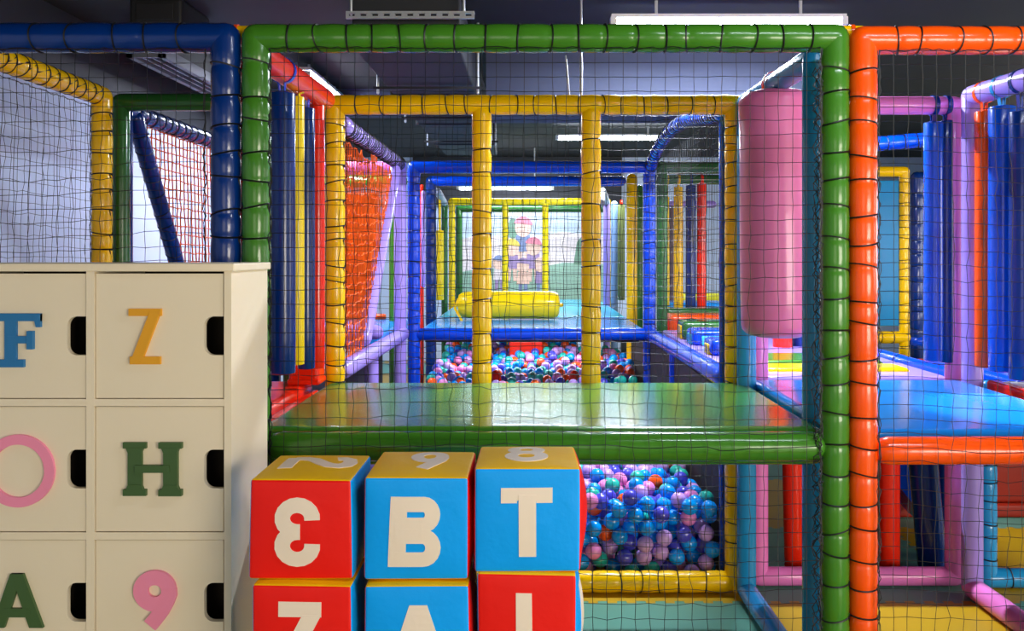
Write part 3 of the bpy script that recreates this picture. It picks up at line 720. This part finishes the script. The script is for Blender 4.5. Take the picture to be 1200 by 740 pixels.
# yellow roller
t = thing('roller', 'yellow padded roller lying across the pale blue platform', 'roller', (xx(596, 7.25), 7.25, .95))
xa, xb, rz, rr = xx(536, 7.25), xx(656, 7.25), zz(357.5, 7.25), .118
part('roller_body', MB().lathe((xa, 7.25, rz), [(.02, 0), (rr*.72, .012), (rr*.88, .04), (rr*.97, .1)]+[(rr, .16+(xb-xa-.26)*k/6) for k in range(7)]+[(rr*.97, xb-xa-.05), (rr*.86, xb-xa-.018), (rr*.6, xb-xa-.004), (.02, xb-xa)], 32, axis='x'), LEMON, t)
part('axle', MB().tube([(xa-.015, 7.25, rz), (xb+.015, 7.25, rz)], .018, 10), YELLOW, t); part('end_strap', MB().stroke([(xa+.02, rz+.06), (xa-.01, rz-.02), (xa+.05, rz-.13)], .02, lambda u, w, h: V((u, 7.13+h, w)), -.004, .004), YELLOW, t)

# red slide chute into the pit and two small red posts
t = thing('slide', 'bright red slide end dropping into the ball pit', 'slide', (-.04, 7.9, .5))
part('chute', MB().stroke([(7.75, .5), (7.85, .52), (8.3, .93)], .05, lambda u, w, h: V((h, u, w)), xx(597, 7.85), xx(636, 7.85)), RED, t)
for x in (xx(597, 7.85), xx(636, 7.85)-.03): part('chute_wall', MB().stroke([(7.75, .56), (7.85, .58), (8.3, .96)], .11, lambda u, w, h: V((h, u, w)), x, x+.03), RED, t)
part('chute_lip', MB().rbox(xx(597, 7.85), xx(636, 7.85), 7.72, 7.78, .44, .72, .02), RED, t)
for (x, lab) in ((581, 'short rounded red foam post in the balls by the left yellow bar'), (673, 'short rounded red foam post in the balls by the right yellow bar')):
    q = thing('foam_post', lab, 'foam post', (xx(x, 6.75), 6.75, .3), 'red foam posts in the ball pit')
    part('post_body', MB().lathe((xx(x, 6.75), 6.75, .3), [(.045, 0), (.045, .2), (.04, .245), (.026, .275), (.004, .288)], 18), RED, q); part('post_base', MB().lathe((xx(x, 6.75), 6.75, .26), [(.055, 0), (.055, .04)], 18), RED, q)

# mural on the back wall
Ym = 11.98
t = thing('mural', 'pale mural of children on a green field at the far end', 'mural', (0, Ym, .8))
mp = lambda x, y: (xx(x, Ym), zz(y, Ym))
fnM = lambda u, w, h: V((u, Ym-h, w))
def pm(name, pts, m, h): part(name, MB().prism([mp(*p) for p in pts], fnM, 0, h), m, t, smooth=False)
def el(cx, cy, rx, ry, a0=0, a1=360, n=20): return [(cx+rx*math.cos(math.radians(a0+(a1-a0)*k/n)), cy-ry*math.sin(math.radians(a0+(a1-a0)*k/n))) for k in range(n)]
MS = mat('mural sky', (196, 214, 234), .6, var=.06); MH = mat('mural haze', (232, 222, 226), .6, var=.05); MG = mat('mural field', (150, 188, 170), .6, var=.1)
SK = mat('mural skin', (238, 200, 184), .6); MK = mat('mural pink', (222, 134, 154), .6); MPU = mat('mural violet', (158, 136, 182), .6); MBL = mat('mural blue', (128, 146, 188), .6); MYE = mat('mural yellow', (232, 208, 96), .6); MDG = mat('mural dark green', (112, 150, 130), .6)
pm('sky_panel', [(534, 244), (716, 244), (716, 372), (534, 372)], MS, .02)
pm('painted_haze', [(534, 282), (560, 276), (610, 280), (660, 272), (716, 278), (716, 372), (534, 372)], MH, .024)
pm('painted_field', [(534, 320), (570, 314), (610, 318), (660, 308), (716, 310), (716, 372), (534, 372)], MG, .028)
pm('painted_tree', [(672, 310), (676, 284), (684, 274), (694, 278), (700, 296), (700, 312)], MDG, .03)
pm('painted_bush', el(601, 268, 6, 12), MDG, .03)
def kid(cx, top, s_, hair, shirt, pants):
    fig = []
    hy = top+12*s_
    pm('painted_body', [(cx-8*s_, hy+9*s_), (cx+8*s_, hy+9*s_), (cx+10*s_, hy+28*s_), (cx-10*s_, hy+28*s_)], shirt, .036)
    pm('painted_leg', [(cx-7*s_, hy+27*s_), (cx-1*s_, hy+27*s_), (cx-2*s_, hy+45*s_), (cx-7*s_, hy+45*s_)], pants, .034)
    pm('painted_leg', [(cx+1*s_, hy+27*s_), (cx+7*s_, hy+27*s_), (cx+7*s_, hy+45*s_), (cx+2*s_, hy+45*s_)], pants, .034)
    pm('painted_face', el(cx, hy, 9.5*s_, 11*s_), SK, .04)
    pm('painted_hair', el(cx, hy-2*s_, 11*s_, 11*s_, 5, 175, 14), hair, .044)
kid(613, 255, 1.0, MK, MBL, SK); kid(600, 281, .85, MYE, MPU, SK); kid(625, 279, .9, MK, MPU, SK); kid(613, 303, .75, MPU, SK, MBL); kid(585, 300, .7, MBL, MH, MPU); kid(634, 302, .75, SK, MPU, MBL)

# ------------------------------------------------------------------ cabinet with lettered doors
YC = 2.19; u = YC/F
cxl, cxr = xx(-59, YC), xx(271, YC); ztop = zz(309, YC); YB = YC+.30
colx = [(xx(-50, YC), xx(101, YC)), (xx(110.5, YC), xx(262, YC))]
rowz = []
for k in range(4): rowz.append((zz(320+156.5*k+148, YC), zz(320+156.5*k, YC)))
t = thing('cabinet', 'cream cabinet with eight lettered doors at left foreground', 'cabinet', ((cxl+cxr)/2, (YC+YB)/2, 0))
cb = MB()
cb.box(cxl, cxl+.0185, YC, YB, 0, ztop-.02); cb.box(cxr-.0185, cxr, YC, YB, 0, ztop-.02); cb.box(colx[0][1], colx[1][0], YC, YB-.01, .02, ztop-.02)
for k in range(3): cb.box(cxl+.017, cxr-.017, YC+.0005, YB-.01, rowz[k+1][1], rowz[k][0])
cb.box(cxl+.017, cxr-.017, YC+.0005, YB-.01, .03, rowz[3][0])
part('carcass', cb, CAB, t, smooth=False)
part('back_panel', MB().box(cxl+.01, cxr-.01, YB-.012, YB, .03, ztop-.02), CABIN, t, smooth=False)
part('top_board', MB().rbox(cxl-.008, cxr+.009, YC-.006, YB+.004, ztop-.0205, ztop, .003, n=2), CAB, t)
part('inner_shade', MB().box(cxl+.02, cxr-.02, YC+.16, YC+.17, .04, ztop-.03), CABIN, t, 'dark sheet painted as the shade inside, seen through the finger holes', smooth=False)  # dark sheet stands in for the shade behind the doors
letters = {(0, 0): 'F', (0, 1): 'O', (0, 2): 'A', (1, 0): 'Z', (1, 1): 'H', (1, 2): '9'}
for ci in range(2):
    for ri in range(4):
        xa, xb = colx[ci]; za, zb = rowz[ri]; g = .0022
        xa += g; xb -= g; za += g; zb -= g; zc = (za+zb)/2; nh, nw = .05, .0245
        poly = [(xa, za), (xb, za), (xb, zc-nh)]+[(xb-nw+nw*math.cos(math.radians(a)), zc-nh+nw+nw*math.sin(math.radians(a))) for a in range(-90, -181, -10)]
        poly += [(xb-nw+nw*math.cos(math.radians(a)), zc+nh-nw+nw*math.sin(math.radians(a))) for a in range(180, 89, -10)]+[(xb, zc+nh), (xb, zb), (xa, zb)]
        q = [p for i, p in enumerate(poly) if i == 0 or (abs(p[0]-poly[i-1][0])+abs(p[1]-poly[i-1][1])) > 1e-6]
        d = part('door', MB().prism(q, lambda a, b, h: V((a, YC+.004+h, b)), .016, 0), CAB, t, smooth=False)
        L = letters.get((ci, ri))
        if not L: continue
        fd = lambda a, b, h: V((xx(a, YC), YC+.004-h, zz(b, YC)))       # picture measures on the door plane
        m = MB(); m.st = .0005; H0, H1 = -.001, .009
        R_ = lambda x0, y0, x1, y1: m.prism([(x0, y1), (x1, y1), (x1, y0), (x0, y0)], fd, H0, H1)
        if L == 'F':
            R_(6.5, 368, 20, 430); R_(-2, 367.5, 48.5, 376.5); R_(-2, 421.5, 29, 430.5); R_(10, 394, 37, 402.5)
            m.prism([(40, 368), (48.5, 368), (48.5, 383.5), (43.5, 383.5)], fd, H0, H1); m.prism([(33, 388), (40, 388), (40, 409.5), (33, 409.5)], fd, H0, H1); mm = WBLUE
        elif L == 'Z':
            R_(151.5, 362, 189.5, 370.5); R_(153, 418, 188.5, 427); m.prism([(177, 364), (189.5, 364), (166, 426), (153, 426)], fd, H0, H1); mm = WMUST
        elif L == 'O':
            m.stroke(arc(22, 552, 36.8, 36.8, 0, 350, 48)[:-1], 11.5, fd, H0, H1, closed=True); mm = WPINK
        elif L == 'H':
            for x in (149.5, 191.5):
                R_(x+1, 520, x+17.5, 580); R_(x-4.5, 518.5, x+22.5, 525.5); R_(x-4.5, 573.5, x+22.5, 581)
                m.prism([(x-1, 525), (x+19.5, 525), (x+17, 531), (x+1.5, 531)], fd, H0, H1); m.prism([(x+1.5, 568), (x+17, 568), (x+19.5, 574), (x-1, 574)], fd, H0, H1)
            R_(160, 545, 200, 553.5); mm = WGREEN
        elif L == 'A':
            m.prism([(13, 672.5), (27, 672.5), (6, 735.5), (-9, 735.5)], fd, H0, H1); m.prism([(14, 672.5), (28, 672.5), (51.5, 735.5), (35.5, 735.5)], fd, H0, H1); R_(6, 713, 37, 723); mm = WGREEN
        else:
            m.stroke(arc(182, 692.5, 16.5, 15.5, 0, 350, 32)[:-1], 17, fd, H0, H1, closed=True)
            m.stroke([(198.6, 690), (199, 697), (196, 705), (190, 716), (182, 726.5), (176.5, 733)], 17, fd, H0, H1); mm = WPINK
        part('letter_'+L.lower() if L != '9' else 'number_nine', m, mm, d, smooth=False)

# ------------------------------------------------------------------ alphabet cubes
def cube(label, xl, xr, yt, yb, yf, front, right, glyph, topg=None, tilt=0, side=None, left=None, bulge=.004):
    s = (xr-xl)*yf/F; x0, x1 = xx(xl, yf), xx(xr, yf); z1, z0 = zz(yt, yf), zz(yb, yf)
    t = thing('alphabet_cube', label, 'soft cube', ((x0+x1)/2, yf+s/2, z0), 'soft alphabet cubes stacked beside the cabinet')
    h = (s/2, s/2, (z1-z0)/2); c = V(((x0+x1)/2, yf+s/2, (z0+z1)/2)); puff = .007
    base = MB().rbox(x0, x1, yf, yf+s, z0, z1, .008, n=4, puff=puff, mid=10)
    rc = random.Random(int(xl*7+yt)); crn = {(i, j, k): V((rc.uniform(-.004, .004), rc.uniform(-.003, .003), rc.uniform(-.0035, .0035))) for i in (0, 1) for j in (0, 1) for k in (0, 1)}
    def warp(p):
        a_, b_, c_ = (p[0]-x0)/(x1-x0), (p[1]-yf)/s, (p[2]-z0)/(z1-z0); o = V(p)
        for (i, j, k), d in crn.items(): o = o+d*((a_ if i else 1-a_)*(b_ if j else 1-b_)*(c_ if k else 1-c_))
        if a_ > .9: o.x += bulge*(1-(2*b_-1)**2)*(1-(2*c_-1)**2)*min(1, (a_-.9)*10)
        return o
    # six sewn panels: split faces by direction
    groups = {}
    for f in base.f:
        p = sum((V(base.v[i]) for i in f), V())/len(f)-c
        k = max(range(3), key=lambda i: abs(p[i])/h[i]); groups.setdefault((k, p[k] > 0), []).append(f)
    base.v = [tuple(warp(p)) for p in base.v]
    cols = {(1, False): front, (1, True): front, (0, True): right, (0, False): left or right, (2, True): CUBEY, (2, False): CUBEY}
    nm = {(1, False): 'front_panel', (1, True): 'back_panel', (0, True): 'side_panel', (0, False): 'side_panel', (2, True): 'top_panel', (2, False): 'bottom_panel'}
    P = {}
    for k, fs in groups.items():
        mb = MB(); mp_ = {}
        for f in fs:
            for i in f:
                if i not in mp_: mp_[i] = len(mb.v); mb.v.append(base.v[i])
            mb.f.append(tuple(mp_[i] for i in f))
        P[k] = part(nm[k], mb, cols[k], t)
    def ff(a, b, hh):                    # a,b in 0..1 across the face
        uu, ww = 2*a-1, 2*b-1
        return warp((x0+(x1-x0)*a, yf-puff*(1-uu*uu)*(1-ww*ww)-hh, z0+(z1-z0)*b))
    def ft(a, b, hh):
        uu, ww = 2*a-1, 2*b-1
        return warp((x0+(x1-x0)*a, yf+s*b, z1+puff*(1-uu*uu)*(1-ww*ww)+hh))
    def fs_(a, b, hh):
        uu, ww = 2*a-1, 2*b-1
        return warp((x1+puff*(1-uu*uu)*(1-ww*ww)+hh, yf+s*a, z0+(z1-z0)*b))
    def draw(fn, gl, pn, nme):
        mb = MB(); H0, H1 = -.001, .0012
        for g in gl:
            if g[0] == 's':
                pts = g[1]
                if not g[3] if len(g) > 3 else True:
                    den = []
                    for i in range(len(pts)-1):
                        d = math.dist(pts[i], pts[i+1]); n_ = max(1, int(d/.06))
                        den += [(pts[i][0]+(pts[i+1][0]-pts[i][0])*k/n_, pts[i][1]+(pts[i+1][1]-pts[i][1])*k/n_) for k in range(n_)]
                    pts = den+[pts[-1]]
                mb.stroke(pts, g[2], fn, H0, H1, closed=len(g) > 3)
            else:
                a, b, c_, d_ = [V(q) for q in g[1]]; n_ = 8; H1 = .0012+mb.lift()   # quad a-b bottom, d-c top, sliced
                L_ = [a.lerp(d_, k/n_) for k in range(n_+1)]; R2_ = [b.lerp(c_, k/n_) for k in range(n_+1)]
                rings = [[fn(*L_[k], H1), fn(*L_[k], H0), fn(*R2_[k], H0), fn(*R2_[k], H1)] for k in range(n_+1)]
                bs = mb.quadstrip(rings); mb.f.append((bs, bs+1, bs+2, bs+3)); e = bs+4*n_; mb.f.append((e+3, e+2, e+1, e))
        part(nme, mb, CREAM, P[pn], smooth=False)
    draw(ff, glyph[1], (1, False), glyph[0])
    if topg: draw(ft, topg[1], (2, True), topg[0])
    if side: draw(fs_, side[1], (0, True), side[0])
    return t
T3 = ('number_three', [('s', arc(.474, .62, .146, .132, -8, 270)+[(.502, .488)], .15), ('s', [(.502, .482)]+arc(.474, .345, .146, .137, 90, 368), .15)])
B_ = ('letter_b', [('q', [(.232, .132), (.40, .132), (.42, .8175), (.258, .8175)]), ('s', [(.3, .745)]+arc(.575, .645, .085, .1, 90, -90, 10)+[(.3, .545)], .145), ('s', [(.3, .435)]+arc(.565, .32, .1, .115, 90, -90, 10)+[(.3, .205)], .145), ('q', [(.3, .42), (.56, .42), (.56, .56), (.3, .56)])])
T_ = ('letter_t', [('q', [(.25, .67), (.735, .675), (.735, .82), (.25, .815)]), ('q', [(.42, .155), (.583, .155), (.58, .75), (.416, .75)])])
Z_ = ('letter_z', [('q', [(.27, .7), (.7, .7), (.7, .845), (.27, .845)]), ('q', [(.27, .28), (.46, .28), (.7, .72), (.51, .72)]), ('q', [(.27, .15), (.7, .15), (.7, .29), (.27, .29)])])
A_ = ('letter_a', [('q', [(.2, .12), (.37, .12), (.6, .82), (.43, .82)]), ('q', [(.66, .12), (.83, .12), (.6, .82), (.43, .82)]), ('q', [(.33, .26), (.7, .26), (.66, .39), (.37, .39)])])
I_ = ('letter_i', [('q', [(.39, .12), (.56, .12), (.55, .84), (.39, .84)])])
N2 = ('number_two', [('s', [(.70, .74), (.77, .76), (.835, .72), (.86, .62), (.84, .51), (.77, .45), (.67, .46), (.57, .55), (.46, .69), (.36, .745), (.235, .75)], .145), ('q', [(.16, .36), (.31, .36), (.305, .80), (.155, .80)])])
N9 = ('number_nine', [('s', arc(.55, .68, .13, .17, 0, 345, 24), .13, 1), ('s', [(.68, .66), (.665, .54), (.61, .42), (.52, .25)], .14)])
N8 = ('number_eight', [('s', arc(.49, .70, .13, .14, 0, 345, 24), .12, 1), ('s', arc(.49, .42, .15, .15, 0, 345, 24), .13, 1)])
YQ = 2.0
cube('red soft cube with a reversed 3, top left of the stack', 291, 412.5, 562, 680, YQ+.015, CUBER, CUBEB, T3, N2)
cube('blue soft cube with letter B, top middle of the stack', 425.5, 550, 560, 679, YQ+.012, CUBEB, CUBER, B_, N9)
cube('blue soft cube with letter T, top right of the stack', 557.5, 679, 550, 671.5, YQ+.012, CUBEB, CUBER, T_, N8, bulge=.017)
ZQ = lambda y: y
cube('red soft cube beneath the reversed 3 cube', 295, 413, 686.5, 807, YQ-.01, CUBER, CUBEB, Z_)
cube('blue soft cube with letter A beneath the B cube', 427, 551, 686.5, 807, YQ-.01, CUBEB, CUBER, A_)
cube('red soft cube with a cream upright stroke beneath the T cube', 559, 674, 673.5, 807, YQ+.0, CUBER, CUBEB, I_, bulge=.018, side=('letter_side', [('q', [(.2, .1), (.42, .1), (.42, .85), (.2, .85)]), ('q', [(.42, .4), (.8, .4), (.8, .55), (.42, .55)])]))
zt = zz(807, YQ-.01)-.004
t = thing('low_table', 'low white table under the lettered cubes, below the picture edge', 'table', (-.28, 2.12, 0))
part('tabletop', MB().rbox(-.7, .14, 1.95, 2.28, zt-.03, zt, .006, n=2), CAB, t)
for x in (-.66, .1):
    for y in (1.99, 2.24): part('leg', MB().tube([(x, y, .02), (x, y, zt-.03)], .02, 12), CAB, t)

# ------------------------------------------------------------------ ball pit
RB_ = .038
def hp(x, y):
    base = .385 if y < 4.6 else .385+.075*(y-4.6)
    return base+.03*math.sin(3.1*x+1.7*y)+.02*math.sin(7*x-2.3*y)-(.02 if x > .6 else 0)
XL_, XR_, YL_, YR_ = -.84, .878, 3.885, 8.35
cell = RB_*2; grid = {}
balls = []
def key(x, y): return (int(math.floor(x/cell)), int(math.floor(y/cell)))
def floor_h(x, y):
    h = hp(x, y)
    if y < 4.2: return .0
    return h-(.17 if (y < 4.7 or y > 6.3) else .1)
def drop(x, y):
    z = floor_h(x, y)+RB_
    kx, ky = key(x, y)
    for i in (-1, 0, 1):
        for j in (-1, 0, 1):
            for (bx, by, bz) in grid.get((kx+i, ky+j), ()):
                d2 = (bx-x)**2+(by-y)**2
                if d2 < cell*cell: z = max(z, bz+math.sqrt(cell*cell-d2))
    return z
rb = random.Random(3)
def fill(ya, yb, tries, K):
    fails = 0; n = 0
    while fails < 150 and n < tries:
        best = None
        for _ in range(K):
            x, y = rb.uniform(XL_+RB_, XR_-RB_), rb.uniform(ya, yb)
            z = drop(x, y); sc_ = z-hp(x, y)
            if best is None or (z if yb < 4.4 else sc_) < best[0]: best = ((z if yb < 4.4 else sc_), x, y, z)
        _, x, y, z = best
        if z+RB_ > hp(x, y)+.012: fails += 1; continue
        fails = 0; n += 1
        balls.append((x, y, z)); grid.setdefault(key(x, y), []).append((x, y, z))
fill(YL_+RB_, 4.2, 1100, 14); fill(4.2, 4.9, 900, 8); fill(4.9, 6.3, 900, 8); fill(6.3, YR_-RB_, 1700, 8)
# which of them the view shows: a small depth raster of the two openings
def raster(balls):
    zb = {}
    order = sorted(range(len(balls)), key=lambda i: balls[i][1])
    cnt = {}
    for i in order:
        x, y, z = balls[i]; px, py, r = CX+x*F/y, CY-(z-EYE)*F/y, RB_*F/y
        for yy in range(int(py-r), int(py+r)+1):
            for xq in range(int(px-r), int(px+r)+1):
                if (xq-px)**2+(yy-py)**2 > r*r: continue
                if not ((682 < xq < 853 and 541 < yy < 672) or (500 < xq < 738 and 398 < yy < 447)): continue
                if (xq, yy) not in zb: zb[xq, yy] = i; cnt[i] = cnt.get(i, 0)+1
    return cnt
cnt = raster(balls)
show = sorted(cnt, key=lambda i: -cnt[i])
names = ['sky blue', 'lilac', 'indigo', 'sea green', 'pink', 'orange red']
front_w, back_w = [31, 25, 14, 12, 13, 5], [27, 20, 14, 15, 6, 18]
def bcol(y): return rb.choices(names, front_w if y < 5.2 else back_w)[0]
proto = {}
for nme in names:
    mb = MB()
    prof = [(max(.0004, RB_*math.sin(PI*k/12)), -RB_*math.cos(PI*k/12)) for k in range(13)]
    mb.lathe((0, 0, 0), prof, 20)
    proto[nme] = mb
made = {}
for i in show[:300]:
    x, y, z = balls[i]; nme = bcol(y)
    grp = 'front' if y < 5.2 else 'back'
    lab = 'pearly %s plastic ball %s' % (nme, 'piled behind the net under the green platform' if grp == 'front' else 'heaped in the pit seen past the yellow bars')
    if (nme) not in made:
        o = link_mesh('pit_ball', proto[nme], BALLC[nme], V((0, 0, 0))); made[nme] = o
    else:
        o = made[nme].copy(); COL.objects.link(o)
    o.location = (x, y, z); o.rotation_euler = (rb.uniform(0, 3), rb.uniform(0, 3), 0)
    tag(o, lab, 'ball', '%s balls %s' % (nme, 'under the green platform' if grp == 'front' else 'past the yellow bars'))
rest = [i for i in range(len(balls)) if i not in set(show[:300])]
sm = MB(); mats = []; low = [(max(.0004, RB_*math.sin(PI*k/7)), -RB_*math.cos(PI*k/7)) for k in range(8)]
for i in rest:
    n0 = len(sm.f); sm.lathe(balls[i], low, 10); k = names.index(bcol(balls[i][1])); mats += [k]*(len(sm.f)-n0)
o = link_mesh('ball_pit_filling', sm, BALLC[names[0]], V((0, 0, 0)))
for nme in names[1:]: o.data.materials.append(BALLC[nme])
if len(o.data.polygons) == len(mats): o.data.polygons.foreach_set('material_index', mats)
tag(o, 'mixed plastic balls filling the pit deeper between the nearer ones', 'balls', kind='stuff')
# sloping foam bed under the deeper balls
pb = MB(); nx, ny = 6, 24; ys = [4.2+(YR_-4.2)*k/ny for k in range(ny+1)]
rows = []
for y in ys: rows.append([V((XL_-.03+(XR_-XL_+.06)*i/nx, y, floor_h(max(XL_, min(XR_, XL_+(XR_-XL_)*i/nx)), max(y, 4.21))-.005)) for i in range(nx+1)])
pb.quadstrip(rows, closed=False)
rows0 = [[p, V((p.x, p.y, .0))] for p in rows[0]]; pb.quadstrip(rows0, closed=False)
struct('trim_5', pb, NAVY, True)

# ------------------------------------------------------------------ light
w = bpy.data.worlds.new('World'); sc.world = w; w.use_nodes = True
w.node_tree.nodes['Background'].inputs[0].default_value = rgb(214, 226, 245)
w.node_tree.nodes['Background'].inputs[1].default_value = .3
def area(name, loc, rot, sx, sy, power, col):
    l = bpy.data.lights.new(name, 'AREA'); l.shape = 'RECTANGLE'; l.size = sx; l.size_y = sy; l.energy = power; l.color = [lin(c) for c in col]
    o = bpy.data.objects.new(name, l); COL.objects.link(o); o.location = loc; o.rotation_euler = rot; return o
# daylight entering at the window openings
area('window daylight front', (4.1, Y0+.05, 1.35), (PI/2, 0, 0), 3.3, 1.4, 225, (255, 244, 226))
area('window daylight front', (-.5, Y0+.05, 1.5), (PI/2, 0, 0), 2.1, 1.7, 22, (255, 240, 220))
area('window daylight right', (X1-.05, 5.8, 1.65), (PI/2, 0, PI/2), 3.1, 1.4, 70, (235, 242, 255))
area('window daylight right', (X1-.05, 2.2, 1.65), (PI/2, 0, PI/2), 2.3, 1.4, 70, (255, 246, 232))
def tl(loc, sx, sy, p):
    area('tube lamp', loc, (0, 0, 0), sx, sy, p, (232, 241, 255))
tl((1.05, 4.56, 2.715), 1.17, .05, 125); tl((.88, 9.1, 2.71), 1.14, .05, 70); tl((-1.585, 6.5, 2.71), .06, 1.2, 50)
tl((1.3, 1.5, 2.75), 1.2, .05, 22)         # added lamp without a fixture over the aisle, brightens the pit and cubes
tl((-.2, 12.0-1.0, 2.84), 1.2, .05, 60)
area('added fill light under the pale blue platform', (0, 7.3, .835), (0, 0, 0), 1.4, .1, 9, (240, 244, 255))  # added light with no fixture, brightens the balls at the back
sp = bpy.data.lights.new('sun patch spot', 'SPOT'); sp.energy = 700; sp.spot_size = math.radians(20); sp.spot_blend = .15; sp.shadow_soft_size = .04  # added unseen spot, stands in for a patch of sun on the right platforms
so = bpy.data.objects.new('sun patch spot', sp); COL.objects.link(so); so.location = (3.4, 3.2, 2.75)
so.rotation_euler = (V((1.98, 3.08, .95))-so.location).to_track_quat('-Z', 'Y').to_euler()

cam = bpy.data.cameras.new('camera'); co = bpy.data.objects.new('camera', cam); COL.objects.link(co); sc.camera = co
co.location = (0, 0, EYE); co.rotation_euler = (PI/2, 0, 0)
cam.sensor_width = 36; cam.lens = 30.0; cam.clip_start = .05
cam.shift_x = -22/1200; cam.shift_y = -73/1200
vs = sc.view_settings; vs.view_transform = 'Standard'; vs.look = 'None'; vs.gamma = 1; vs.use_curve_mapping = False; vs.exposure = 0.34
sc.cycles.max_bounces = 8; sc.cycles.use_denoising = True
